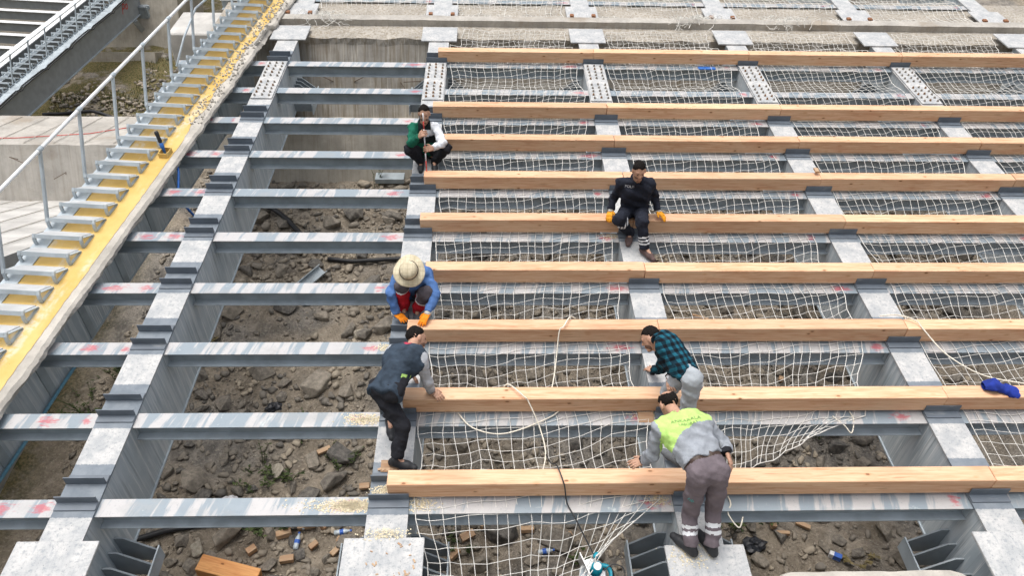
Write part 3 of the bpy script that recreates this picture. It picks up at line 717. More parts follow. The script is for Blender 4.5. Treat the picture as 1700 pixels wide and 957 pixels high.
def put_rock(me, x, yd, s, name='boulder', sink=.35):
    yw = yd * CA + 2.4 * SA; z = ground_z(x, yw)
    o = obj(name, me); o.matrix_world = T((x, yw, z + s * (.62 - sink))) @ Matrix.Rotation(AL, 4, 'X') @ Matrix.Rotation(RNG.random() * 6.28, 4, 'Z') @ Matrix.Rotation(RNG.uniform(-.4, .4), 4, 'X') @ Matrix.Diagonal((s, s, s, 1))
    return o
cand = []
for i in range(9000):
    yd = RNG.uniform(1.3, 9.6); x = RNG.uniform(-1.6, min(13.5, 8.9 + .5 * yd)); 
    if RNG.random() > rockiness(x, yd): continue
    s_ = .07 + .25 * RNG.random() ** 2.2
    if all((x - a) ** 2 + (yd - b) ** 2 > ((s_ + c) * .72) ** 2 for a, b, c in cand): cand.append((x, yd, s_))
cand.sort(key=lambda q: -q[2] / (q[1] + 6) * (1.25 if q[0] < 2.8 else 1))
ORDX = ORD + ['twelfth', 'thirteenth', 'fourteenth', 'fifteenth', 'sixteenth', 'seventeenth', 'eighteenth', 'nineteenth', 'twentieth']
for tn, te in (('twenty', 'thirtieth'), ('thirty', 'fortieth'), ('forty', 'fiftieth')): ORDX += [tn + '-' + q for q in ORD[:9]] + [te]
cells = {}
DKI = DK.inverted(); camd = DKI @ cm.translation
for x, yd, s_ in cand[:285]:
    o = put_rock(ROCKS[RNG.randrange(12)], x, yd, s_)
    p = DKI @ o.matrix_world.translation; t = camd.z / (camd.z - p.z); q = camd + (p - camd) * t      # where it shows through the deck
    cells.setdefault((max(-1, min(4, math.floor(q.x / GD))), max(0, min(10, math.floor(q.y)))), []).append((q.x, o))
for (b, r), lst in cells.items():
    for i, (x, o) in enumerate(sorted(lst, key=lambda q: q[0])):
        where = 'below the lowest crossbeam' if r == 0 else ('above the tenth crossbeam' if r > 9 else 'between %s and %s crossbeams' % (ORD[r - 1], ORD[r]))
        tag(o, '%s boulder from left, %s, %s' % (ORDX[min(i, 49)], where, ['stair bay', 'open bay', 'saw bay', 'bay right of the third girder', 'bay right of fourth girder', 'rightmost bay'][b + 1]), 'boulder', 'rubble boulders below the deck')
def small_stones(lst, name, label, mat, base):
    hv, hf = [], []
    for b in base:
        vs = np.array([v.co[:] for v in b.vertices]); b.calc_loop_triangles(); fs = np.array([t.vertices[:] for t in b.loop_triangles]); hv.append(vs); hf.append(fs)
    VV, FF, k = [], [], 0
    for (x, yd, s_) in lst:
        i = RNG.randrange(len(base)); a = RNG.random() * 6.28; ca_, sa_ = math.cos(a), math.sin(a)
        v = hv[i] * s_ * np.array([1, 1, .9]); v = np.stack([v[:, 0] * ca_ - v[:, 1] * sa_, v[:, 0] * sa_ + v[:, 1] * ca_, v[:, 2]], -1)
        yw = yd * CA + 2.4 * SA; v = np.stack([v[:, 0], v[:, 1] * CA - v[:, 2] * SA, v[:, 1] * SA + v[:, 2] * CA], -1) + np.array([x, yw, ground_z(x, yw) + s_ * .28])
        VV.append(v); FF.append(hf[i] + k); k += len(v)
    return tag(obj(name, np_mesh(name, np.concatenate(VV), np.concatenate(FF), mat, smooth=False)), label, 'rubble', None, 'stuff')
lo = []
for i in range(6):
    bm = hull_rock(300 + i, (1, RNG.uniform(.6, .95), RNG.uniform(.5, .8))); me = bpy.data.meshes.new('stone'); bm.to_mesh(me); bm.free(); lo.append(me)
lst = list(cand[285:])
for i in range(15000):
    yd = RNG.uniform(1.0, 10.2); x = RNG.uniform(-1.9, min(14, 9 + .5 * yd)); s_ = .014 + .06 * RNG.random() ** 3
    if RNG.random() < .40 + .6 * rockiness(x, yd): lst.append((x, yd, s_ * (1.25 if x < 2.8 else 1)))
for i in range(5200):   # rubble bank beyond the left foundation
    yd = RNG.uniform(21, 27.5); x = RNG.uniform(-14.0, -4.2); s_ = .03 + .13 * RNG.random() ** 3
    if mnoise.noise(Vector((x, yd, 0))) > -.15: lst.append((x, yd, s_))
small_stones(lst, 'rubble', 'small broken stones strewn over the soil below the deck', 'pebbles', lo)
for (px, yd, s_, lab) in ((1.50, 3.62, .20, 'large pale rounded boulder in the open bay, lower part'), (.72, 3.60, .15, 'pale boulder left of the largest one in the open bay'), (1.0, 2.9, .13, 'flat grey boulder below the pale ones in the open bay'),
                          (-.02, 2.20, .17, 'pale broken concrete lump beside the lower left bracket'), (.28, 2.28, .19, 'pale broken slab piece near the black pipe at bottom left'), (.25, 1.85, .13, 'small pale concrete lump at bottom left edge'),
                          (1.95, 8.62, .24, 'big tan boulder near the black pipe in the open bay'), (1.25, 8.65, .26, 'rounded brown boulder left of the big tan one'), (8.0, 4.1, .24, 'dark wide boulder behind the front timber right'),
                          (1.75, 5.45, .14, 'light grey boulder on the dark rubble in the open bay'), (6.75, 1.75, .12, 'brown flat stone beside the black plastic bag')):
    tag(put_rock((PALE if 'pale' in lab or 'light' in lab else ROCKS)[RNG.randrange(4)], px, yd, s_), lab, 'boulder')

def weed(x, yd, h, n, mat, label, spread=.3, up=.8, cat='plant'):
    yw = yd * CA + 2.4 * SA; z = ground_z(x, yw) - .02; rr = random.Random(int(x * 100 + yd * 1000))
    e = empty('weed', T((x, yw, z)), label, cat, 'weeds below the deck')
    st_ = MB(); lf = MB()
    for i in range(n):
        a = rr.random() * 6.28; L = h * rr.uniform(.5, 1.05); r0 = spread * rr.random() ** .6
        b0 = Vector((math.cos(a) * r0 * .5, math.sin(a) * r0 * .5, 0)); d = Vector((math.cos(a) * (1 - up), math.sin(a) * (1 - up), up)).normalized()
        pts = [b0, b0 + d * L * .5 + Vector((0, 0, .02)), b0 + d * L + Vector((math.cos(a), math.sin(a), 0)) * L * .15]
        st_.tube(pts, [.005, .004, .002], 4, False)
        for k in range(11):
            t = rr.uniform(.12, 1.0); p = pts[0].lerp(pts[1], t * 2) if t < .5 else pts[1].lerp(pts[2], t * 2 - 1)
            g = rr.random() * 6.28; l = rr.uniform(.03, .075); q = Vector((math.cos(g), math.sin(g), rr.uniform(-.3, .6))).normalized(); s = q.cross(Vector((0, 0, 1))).normalized() * l * .28
            lf.add([p, p + q * l * .5 + s, p + q * l, p + q * l * .5 - s + Vector((0, 0, l * .08))], [(0, 1, 2, 3)])
    obj('stem', st_.mesh('stem', mat), e); obj('foliage', lf.mesh('foliage', mat), e)
WEEDS = [(1.02, 2.15, .34, 26, 'leaf', 'dark green weed clump below the lowest crossbeam of the open bay', .45, .55), (1.22, 3.35, .55, 3, 'leaf', 'tall thin green weed stalk beside the large pale boulder', .05, .97),
         (.78, 3.05, .42, 2, 'leaf', 'thin bare weed stalk left of the tall green stalk', .04, .95), (1.75, 3.1, .26, 14, 'leaf', 'low green weed right of the tall stalk', .35, .6), (1.05, 2.85, .2, 12, 'leaf', 'low green weed patch in front of the tall stalk', .35, .5),
         (-1.75, 3.95, .45, 34, 'leaf', 'dark green bush under the stair edge girder, nearer one', .6, .55), (-1.35, 4.6, .42, 34, 'leaf', 'dark green bush under the stair edge girder, farther one', .6, .55), (-1.2, 3.0, .35, 22, 'leaf', 'green weeds between edge girder and leftmost girder, lowest', .5, .55),
         (6.75, 2.25, .32, 30, 'leaf', 'dark green weeds right of the bending man in grey', .6, .5), (7.25, 2.3, .26, 18, 'leaf', 'green weeds beside the timber scraps right of the man in grey', .4, .5), (8.3, 1.7, .14, 12, 'dry_leaf', 'small dry weed by the lower right bracket', .3, .5),
         (.95, 4.95, .16, 10, 'leaf', 'small green tuft on the bare soil', .25, .5), (5.0, 1.7, .2, 12, 'leaf', 'green tuft below the circular saw', .3, .5), (1.6, 9.5, .6, 4, 'leaf', 'thin plant growing by the abutment footing', .12, .92), (8.4, 3.6, .25, 12, 'leaf', 'green tuft beside the fourth girder web', .25, .6),
         (-.95, 2.1, .35, 26, 'leaf', 'green weeds at the bottom left below the lowest crossbeam', .5, .55), (-.7, 5.3, .22, 14, 'dry_leaf', 'dry weeds beside the leftmost girder, middle height', .35, .55), (2.3, 3.9, .2, 12, 'leaf', 'low weeds close to the second girder web', .3, .5),
         (1.75, 2.45, .2, 12, 'dry_leaf', 'dry weeds among offcuts below the lowest crossbeam', .35, .5), (3.4, 2.0, .22, 14, 'leaf', 'green weeds under the left edge of the saw net', .4, .5), (.85, 2.75, .22, 16, 'leaf', 'green weeds just above the lowest crossbeam of the open bay', .45, .45), (9.5, 4.6, .2, 10, 'leaf', 'weeds seen through the net at the right edge', .3, .5)]
for q in WEEDS: weed(q[0], q[1], q[2], q[3], q[4], q[5], q[6], q[7])
# dry grass on the bank, top left
mb = MB()
for i in range(22000):
    yd = RNG.uniform(21, 28.5); x = RNG.uniform(-14.5, -4.0)
    if mnoise.noise(Vector((x * .9, yd * .9, 5))) < -.05: continue
    yw = yd * CA + 2.4 * SA; z = ground_z(x, yw); a = RNG.random() * 6.28; L = RNG.uniform(.06, .17); mb.cur = 0 if RNG.random() < .55 else 1
    p = Vector((x, yw, z)); q = Vector((math.cos(a) * .5, math.sin(a) * .5, .8)) * L; s = Vector((-math.sin(a), math.cos(a), 0)) * .016
    mb.add([p - s, p + s, p + q], [(0, 1, 2)])
tag(obj('dry_grass', mb.mesh('dry_grass', ['dry_leaf', 'leaf'])), 'dry grass and weeds on the rubble bank behind the foundation', 'grass', None, 'stuff')

# ------------------------------------------------------------------ litter below the deck
def on_ground(x, yd, lift=0.0):
    yw = yd * CA + 2.4 * SA; return T((x, yw, ground_z(x, yw) + lift)) @ Matrix.Rotation(AL, 4, 'X')
OFF = [(1.25, 2.05, .11, .055, .045, .3, 'flat offcut left of the upright block pair'), (1.72, 2.22, .075, .05, .05, 1.2, 'upright offcut block near the second girder'), (1.50, 2.18, .13, .05, .04, .2, 'long orange offcut near the bottles'),
       (1.62, 1.95, .07, .04, .04, .8, 'small dark orange offcut'), (1.98, 2.0, .09, .045, .04, -.4, 'offcut lying near the lower plate'), (1.9, 1.85, .08, .04, .04, .9, 'tilted offcut beside the lower plate'),
       (1.35, 1.72, .10, .05, .04, .15, 'offcut at the bottom edge of the open bay'), (2.05, 3.6, .10, .05, .03, .05, 'bright offcut behind the second crossbeam'), (2.30, 3.2, .09, .03, .03, 1.5, 'thin upright offcut close to the second girder'),
       (1.55, 3.25, .11, .04, .03, .5, 'thin pale offcut beside the large pale boulder'), (2.15, 2.75, .08, .05, .03, .1, 'pale offcut above the lowest crossbeam'), (.9, 1.85, .07, .05, .05, .7, 'cube-like offcut near the orange timber'),
       (4.25, 2.05, .10, .045, .035, .05, 'offcut seen through the net left of the saw'), (3.5, 2.05, .11, .06, .05, .5, 'offcut in the net bay near its left edge'), (3.35, 1.75, .10, .05, .04, .8, 'offcut at lower left of the net bay'),
       (3.75, 2.15, .10, .045, .04, -.2, 'pale offcut behind the net near its left edge'), (4.75, 1.95, .06, .07, .04, .3, 'short offcut just above the saw'), (5.0, 2.3, .12, .03, .02, -.5, 'thin plank piece seen above the saw'),
       (7.55, 2.35, .14, .035, .03, -.3, 'long thin offcut right of the weeds'), (7.75, 2.12, .11, .035, .03, -.5, 'offcut crossing another on the pale soil'), (7.35, 2.1, .06, .035, .05, 1.5, 'upright offcut beside the weeds'),
       (7.45, 1.98, .10, .03, .03, -.05, 'flat offcut on the pale soil'), (8.05, 2.3, .10, .03, .03, -.4, 'offcut behind the lowest right crossbeam'), (7.05, 2.15, .07, .03, .03, -.6, 'reddish offcut in the weeds'),
       (7.5, 4.05, .10, .03, .03, .05, 'pale offcut on dark rubble right of the man in grey'), (7.75, 4.35, .05, .05, .04, .6, 'bright chip of wood on dark rubble'), (8.15, 4.5, .05, .04, .04, 1.2, 'small block of wood on dark rubble'),
       (8.7, 3.55, .11, .03, .03, -.1, 'thin offcut close to the fourth girder'), (7.2, 5.8, .16, .04, .04, -.4, 'long offcut seen through the net right of the plaid shirt'), (4.5, 5.7, .1, .04, .04, .3, 'offcut seen through the net below the third timber'), (4.3, 3.9, .1, .03, .03, .5, 'brown offcut seen through the net above the front timber')]
for x, yd, a, b, c, rz, lab in OFF:
    o = obj('wood_offcut', MB().box(-a * .82, a * .82, -b * .8, b * .8, 0, 1.6 * c).mesh('wood_offcut', 'offcut', bevel=.003)); o.matrix_world = on_ground(x, yd, .03) @ Matrix.Rotation(rz, 4, 'Z') @ Matrix.Rotation(RNG.uniform(-.3, .3), 4, 'X')
    tag(o, lab, 'offcut', 'wood offcuts on the ground')
o = obj('timber_piece', MB().box(-.36, .36, -.10, .10, 0, .16).mesh('timber_piece', 'orange_timber', bevel=.005)); o.matrix_world = on_ground(.72, 1.52, .05) @ Matrix.Rotation(-.22, 4, 'Z') @ Matrix.Rotation(.1, 4, 'Y')
tag(o, 'thick orange timber piece cut by the bottom edge, lower left', 'timber')
def bottle(x, yd, rz, lab, mat='bottle', band='blue_label'):
    e = empty('plastic_bottle', on_ground(x, yd, .06) @ Matrix.Rotation(rz, 4, 'Z') @ Matrix.Rotation(R(84), 4, 'Y'), lab, 'bottle', 'plastic bottles on the ground')
    obj('bottle_body', MB().lathe([(.012, 0), (.032, .004), (.034, .05), (.030, .06), (.034, .07), (.034, .13), (.030, .15), (.014, .185), (.013, .205)], 12).mesh('bottle_body', mat, True), e)
    obj('label_band', MB().lathe([(.0350, .075), (.0352, .122)], 12).mesh('label_band', band), e); obj('cap', MB().lathe([(.015, .2), (.015, .222)], 10).mesh('cap', band), e)
for q in ((1.33, 2.35, .2, 'white plastic bottle beside the dark weed clump'), (1.45, 2.12, 1.0, 'clear plastic bottle left of the long orange offcut'), (1.42, 1.85, 1.5, 'clear crumpled bottle standing among offcuts'), (1.85, 2.1, .1, 'bluish plastic bottle near the second girder'),
          (4.35, 1.75, .1, 'clear bottle with blue band seen through the net left of the saw'), (9.65, 4.75, .8, 'pale blue bottle seen through the net at right edge')): bottle(*q)
o = obj('drink_carton', MB().box(-.07, .07, -.03, .03, 0, .09).mesh('drink_carton', 'paper_white', bevel=.004)); o.matrix_world = on_ground(8.02, 1.72, .02) @ Matrix.Rotation(-.5, 4, 'Z')
tag(o, 'blue and white carton on pale soil at bottom right', 'carton'); obj('blue_print', MB().box(-.02, .0715, -.0315, .0315, .012, .0915).mesh('blue_print', 'blue_label'), o)
def crumple(name, x, yd, s, mat, label, cat, sq=(1, .8, .55), nz=.5):
    bm = bmesh.new(); bmesh.ops.create_icosphere(bm, subdivisions=3, radius=1)
    for v in bm.verts:
        k = 1 + nz * mnoise.noise(v.co * 2.1 + Vector((x * 7, yd * 3, 0))) + nz * .5 * mnoise.noise(v.co * 5.3 + Vector((x, yd, 9))); v.co = Vector((v.co.x * sq[0], v.co.y * sq[1], v.co.z * sq[2])) * k * s
    me = bpy.data.meshes.new(name); bm.to_mesh(me); bm.free(); me.materials.append(MT[mat])
    o = obj(name, me); o.matrix_world = on_ground(x, yd, s * .35); return tag(o, label, cat)
crumple('plastic_bag', 7.05, 1.82, .13, 'black_bag', 'crumpled black plastic bag on pale soil beside the man in grey', 'bag')
crumple('plastic_bag', .72, 4.0, .11, 'black_bag', 'dark plastic scrap half buried in the bare soil', 'bag')
crumple('foil_scrap', .52, 2.42, .12, 'paper_white', 'white and grey plastic scrap beside the black pipe', 'litter'); crumple('teal_scrap', 4.75, 4.0, .07, 'teal_bit', 'teal plastic scrap seen through the net', 'litter', (1.3, .4, .3))
def gtube(pts, r, mat, name, label, cat, n=8):
    P = []
    for i in range(len(pts) - 1):
        for k in range(6):
            t = k / 6; x = pts[i][0] * (1 - t) + pts[i + 1][0] * t; yd = pts[i][1] * (1 - t) + pts[i + 1][1] * t; l = pts[i][2] * (1 - t) + pts[i + 1][2] * t; yw = yd * CA + 2.4 * SA; P.append((x, yw, ground_z(x, yw) + l))
    return tag(obj(name, MB().tube(P, r, n).mesh(name, mat, True)), label, cat)
gtube([(-.55, 2.0, .06), (-.2, 2.08, .07), (.35, 2.13, .06), (.8, 2.16, -.04)], .04, 'black_rubber', 'black_pipe', 'black plastic pipe below the lowest crossbeam, bottom left', 'pipe')
gtube([(-.75, 8.95, .2), (-.4, 8.72, .18), (.1, 8.3, .15), (.5, 7.9, .05)], .045, 'black_rubber', 'black_pipe', 'black plastic pipe slanting down over boulders in the open bay', 'pipe')
gtube([(.95, 7.42, .06), (1.6, 7.36, .10), (2.8, 7.3, .05)], .04, 'black_rubber', 'black_pipe', 'black plastic pipe lying level in the open bay near the third girder row', 'pipe')
gtube([(-11.5, 23.3, .3), (-9.8, 23.2, .5), (-8.2, 22.6, .3)], .06, 'black_rubber', 'black_pipe', 'black pipe curving on the bank behind the stair, top left', 'pipe')
o = obj('steel_channel', MB().box(-.09, .09, -.36, .36, 0, .012).box(-.09, -.078, -.36, .36, .012, .09).box(.078, .09, -.36, .36, .012, .09).mesh('steel_channel', 'cross_side')); o.matrix_world = on_ground(.72, 6.75, .12) @ Matrix.Rotation(-.55, 4, 'Z') @ Matrix.Rotation(.5, 4, 'Y')
tag(o, 'grey steel channel offcut lying on the soil of the open bay', 'steel channel')
o = obj('steel_plate', MB().box(-.28, .28, -.12, .12, 0, .10).mesh('steel_plate', 'edge_steel', bevel=.004)); o.matrix_world = on_ground(1.85, 9.55, .10)
tag(o, 'dark steel plate lying at the foot of the abutment', 'steel plate')
# blue hose and pale pipe by the edge girder
tag(obj('blue_hose', MB().tube([SF @ Vector(q) for q in ((-.02, 6.62, .05), (.03, 6.5, -.02), (.07, 6.3, -.14), (.16, 6.15, -.32), (.30, 6.1, -.5), (.45, 6.3, -.8))], .018, 8).mesh('blue_hose', 'blue_hose', True)), 'bright blue hose hanging from the broken slab edge', 'hose')
tag(obj('pale_blue_pipe', MB().tube([SF @ Vector(q) for q in ((-.33, 3.7, -.90), (-.345, 3.2, -.91), (-.345, 2.4, -.915), (-.35, 1.2, -.91))], .02, 8).mesh('pale_blue_pipe', 'pale_blue_pipe', True)), 'thin pale blue pipe lying along the edge girder flange', 'pipe')
# tool standing in the little yellow steel box
bx = empty('steel_box', SF @ T((-.20, 6.72, .135)), 'small open yellow steel socket on the stair slab', 'socket')
for q in ((-.065, .065, -.09, -.08, 0, .07), (-.065, .065, .08, .09, 0, .07), (-.065, -.057, -.08, .08, 0, .07), (.057, .065, -.08, .08, 0, .07)): obj('side', MB().box(*q).mesh('side', 'yellow'), bx)
tl = empty('hand_tool', SF @ T((-.205, 6.72, .15)) @ Matrix.Rotation(-AL + .12, 4, 'X') @ Matrix.Rotation(-.30, 4, 'Y'), 'hand tool with black grip and blue shaft standing in the yellow socket', 'tool')
obj('shaft', MB().lathe([(.02, -.01), (.022, .08), (.030, .10), (.030, .15), (.02, .16)], 10).mesh('shaft', 'blue_hose', True), tl); obj('grip', MB().lathe([(.018, .16), (.030, .19), (.026, .25), (.032, .31), (.022, .34)], 10).mesh('grip', 'black_rubber', True), tl)
# red marking line and letter on the foundation
gm = [( -8, 9.35, 3.165), (-5.2, 9.55, 3.205), (-4.0, 9.9, 3.275), (-3.2, 10.6, 3.42), (-2.6, 11.1, 3.52)]
tag(obj('red_string', MB().tube(gm, .008, 5).mesh('red_string', 'red_paint')), 'red marking string across the top of the foundation', 'string')

# ------------------------------------------------------------------ sawdust and chips near the cut ends
def sawdust(name, spots, label):
    mb = MB()
    for (x, y, sx, sy, n, z) in spots:
        for i in range(n):
            a, b = RNG.gauss(0, sx), RNG.gauss(0, sy); s = RNG.uniform(.003, .008)
            if abs(b) > 2.2 * sy: continue
            mb.box(-s, s, -s * .7, s * .7, 0, .003, T((x + a, y + b, z)) @ Matrix.Rotation(RNG.random() * 6, 4, 'Z'))
    return tag(obj(name, mb.mesh(name, 'sawdust'), None, DK), label, 'sawdust', None, 'stuff')
sawdust('sawdust', [(2.52, 1.0, .10, .034, 1000, -.0235), (2.35, 1.0, .16, .034, 380, -.0235), (2.50, 2.0, .10, .034, 520, -.0235), (3.13, 1.0, .07, .034, 240, -.0235), (2.79, 1.14, .07, .03, 300, .002), (2.85, .67, .1, .03, 200, .036), (5.55, .42, .1, .06, 130, .036), (5.36, 1.03, .05, .03, 160, -.0235), (5.40, 2.03, .07, .03, 260, -.0235), (5.40, 5.03, .07, .03, 120, -.0235), (2.6, 3.0, .05, .03, 120, -.0235)], 'pale sawdust heaped on beams and plates where timbers were cut')
mb = MB()
for i in range(26):
    x, y = GD + RNG.uniform(-.2, .3), RNG.uniform(.1, .58); s = RNG.uniform(.008, .02)
    mb.box(-s, s, -s * .4, s * .4, 0, .006, T((x, y, .035)) @ Matrix.Rotation(RNG.random() * 6, 4, 'Z'))
for i in range(10):
    mb.box(-.02, .02, -.012, .012, 0, .01, T((GD - .12 + RNG.uniform(0, .26), 1.38 + RNG.gauss(0, .015), .014)) @ Matrix.Rotation(RNG.random() * 6, 4, 'Z'))
tag(obj('wood_chips', mb.mesh('wood_chips', 'offcut'), None, DK), 'pale wood chips scattered on the lower end plates', 'wood chips', None, 'stuff')
for x, y, lab in ((5.40, 2.0, 'pale wood wedge on the second crossbeam beside the man in grey'), (GD - .02, 1.40, 'small pale wood block behind the front timber end')):
    tag(obj('wood_wedge', MB().prism([(-.06, 0), (.06, 0), (.05, .035)], -.09, .07).mesh('wood_wedge', 'offcut'), None, DK @ T((x, y, -.022 if y > 1.5 else .014))), lab, 'wedge')
tag(obj('wood_wedge', MB().box(-.03, .03, -.05, .05, 0, .03).mesh('wood_wedge', 'offcut', bevel=.003), None, DK @ T((8.47, 6.2, .25))), 'small loose wood block on the sixth timber row', 'wedge')

# ------------------------------------------------------------------ ropes, cable, saw, cloth
def spline(P, n=8):
    P = [Vector(p) for p in P]; out = []
    for i in range(len(P) - 1):
        p0, p1, p2, p3 = P[max(0, i - 1)], P[i], P[i + 1], P[min(len(P) - 1, i + 2)]
        for k in range(n):
            t = k / n; out.append(.5 * ((2 * p1) + (p2 - p0) * t + (2 * p0 - 5 * p1 + 4 * p2 - p3) * t * t + (3 * p1 - p0 - 3 * p2 + p3) * t ** 3))
    return out + [P[-1]]
def drape(name, pts, r, mat, label, cat):
    return tag(obj(name, MB().tube(spline(pts), r, 6).mesh(name, mat, True), None, DK), label, cat)
drape('rope', [(4.75, 3.24, .20), (4.68, 3.21, .255), (4.60, 3.06, .257), (4.55, 3.02, .22), (4.52, 2.85, .02), (4.48, 2.6, -.06), (4.42, 2.35, -.02), (4.34, 2.25, .1)], .0075, 'rope', 'white rope hanging over the third timber row into the net', 'rope')
drape('rope', [(3.92, 2.24, .2), (3.98, 2.215, .255), (4.12, 2.06, .257), (4.17, 2.03, .2), (4.28, 1.85, .02), (4.33, 1.6, -.06), (4.28, 1.38, -.10), (4.2, 1.2, -.12)], .0075, 'rope', 'white rope looping over the second timber row, upright strand', 'rope')
drape('rope', [(3.45, 2.05, .0), (3.6, 1.86, .01), (3.85, 1.78, .01), (4.1, 1.84, .01), (4.4, 2.0, .0), (4.5, 2.08, .01)], .0075, 'rope', 'white rope sagging in a shallow arc on the second crossbeam', 'rope')
drape('rope', [(8.25, 3.24, .24), (8.45, 3.235, .258), (8.62, 3.14, .258), (8.68, 3.03, .22), (8.85, 2.75, .12), (9.1, 2.45, .12), (9.4, 2.26, .2), (9.7, 2.15, .255)], .0075, 'rope', 'white rope slanting across the right bay towards the blue cloth', 'rope')
drape('rope', [(6.02, 1.05, .0), (6.03, .97, -.01), (6.0, .9, -.06), (6.08, .78, -.10), (6.12, .85, -.03)], .007, 'rope', 'short white cord loop right of the grey trousers', 'rope')
drape('rope', [(7.35, 2.0, -.01), (7.45, 1.9, -.04), (7.52, 1.84, -.09), (7.56, 1.95, -.02), (7.55, 2.06, -.01)], .007, 'rope', 'white cord loop on the second crossbeam right of the torn net', 'rope')
drape('saw_cable', [(4.30, 1.75, -.12), (4.36, 1.45, .0), (4.39, 1.26, .235), (4.41, 1.20, .254), (4.44, 1.08, .255), (4.46, 1.035, .2), (4.49, .98, .02), (4.56, .86, -.04), (4.66, .70, -.16), (4.74, .55, -.22), (4.80, .44, -.20)], .007, 'cable', 'black power cable running over the front timber to the saw', 'cable')
drape('saw_cable', [(4.80, .43, -.19), (4.88, .47, -.17), (4.97, .44, -.19), (4.97, .34, -.24), (4.90, .30, -.25), (4.84, .36, -.22)], .006, 'cable', 'loop of black cable at the saw handle', 'cable')
# circular saw lying in the net
SW = DK @ T((4.70, .46, -.30)) @ LEVEL @ Matrix.Rotation(R(-50), 4, 'X') @ Matrix.Rotation(R(68), 4, 'Y')
saw = empty('circular_saw', SW @ Matrix.Rotation(0, 4, 'Z'), 'teal circular saw with silver blade guard lying in the net', 'saw')
def disc(r, y0, y1, n=28, a0=0, a1=2 * math.pi):
    mb = MB(); pts = [(r * math.cos(a0 + (a1 - a0) * i / n), r * math.sin(a0 + (a1 - a0) * i / n)) for i in range(n + (0 if a1 - a0 > 6.2 else 1))]; m = len(pts)
    mb.add([(x, y0, z) for x, z in pts] + [(x, y1, z) for x, z in pts], [tuple(range(m)), tuple(range(m, 2 * m))[::-1]] + [(i, m + i, m + (i + 1) % m, (i + 1) % m) for i in range(m)]); return mb
FX = Matrix.Rotation(R(90), 4, 'X')
obj('blade_guard', disc(.125, -.02, .035, a0=-.35, a1=math.pi + .35).mesh('blade_guard', 'saw_metal', bevel=.006), saw)
obj('blade', disc(.115, .004, .008).mesh('blade', 'galv'), saw)
obj('base_plate', MB().box(-.17, .17, -.16, .06, -.062, -.054).mesh('base_plate', 'saw_metal'), saw)
obj('motor_housing', MB().lathe([(.02, 0), (.055, .004), (.058, .09), (.050, .105), (.048, .19), (.03, .2)], 18, Matrix.Rotation(R(90), 4, 'X') @ T((.01, .02, .02))).mesh('motor_housing', 'teal_plastic', True), saw)
obj('handle', MB().tube(spline([(-.02, -.06, .07), (.02, -.07, .135), (.10, -.07, .135), (.165, -.065, .07), (.15, -.06, .0), (.08, -.06, -.02)], 6), [.022] * 31, 10).mesh('handle', 'teal_plastic', True), saw)
obj('handle_grip', MB().tube([(.03, -.07, .148), (.075, -.07, .152), (.115, -.07, .138)], .020, 8).mesh('handle_grip', 'black_rubber', True), saw)
obj('motor_cap', MB().lathe([(.035, 0), (.035, .012), (.01, .016)], 16, Matrix.Rotation(R(90), 4, 'X') @ T((.01, .02, .215))).mesh('motor_cap', 'galv_light'), saw)
obj('front_knob', MB().lathe([(.015, 0), (.026, .02), (.022, .05), (.01, .06)], 10, T((-.09, -.08, .06)) @ Matrix.Rotation(R(-35), 4, 'Y')).mesh('front_knob', 'teal_plastic', True), saw)
# blue garment hung over the second timber row
nu, nv = 34, 18; Vv = []
for i in range(nu + 1):
    for j in range(nv + 1):
        u, v = i / nu, j / nv; x = -.17 + .34 * u; wd = .06 + .05 * math.sin(math.pi * min(1, u * 1.1)) + (.04 if u > .75 else 0)
        a = math.pi * 2 * v; rr = wd * (1 + .35 * mnoise.noise(Vector((u * 4, math.cos(a) * 1.3, math.sin(a) * 1.3))))
        Vv.append((x + .02 * mnoise.noise(Vector((u * 3, a, 4))), .0 + rr * 1.0 * math.cos(a) - .11 * max(0, u - .55) / .45, max(.0, .055 * (1 + .5 * math.sin(u * 6)) + rr * .62 * math.sin(a)) + .018 * mnoise.noise(Vector((u * 9, a * 2, 1)))))
Ff = [(i * (nv + 1) + j, (i + 1) * (nv + 1) + j, (i + 1) * (nv + 1) + j + 1, i * (nv + 1) + j + 1) for i in range(nu) for j in range(nv)]
tag(obj('blue_cloth', np_mesh('blue_cloth', Vv, Ff, 'blue_cloth'), None, DK @ T((9.08, 2.17, .216)) @ Matrix.Diagonal((.92, .72, .72, 1))), 'bright blue garment crumpled on the second timber row at right', 'garment')
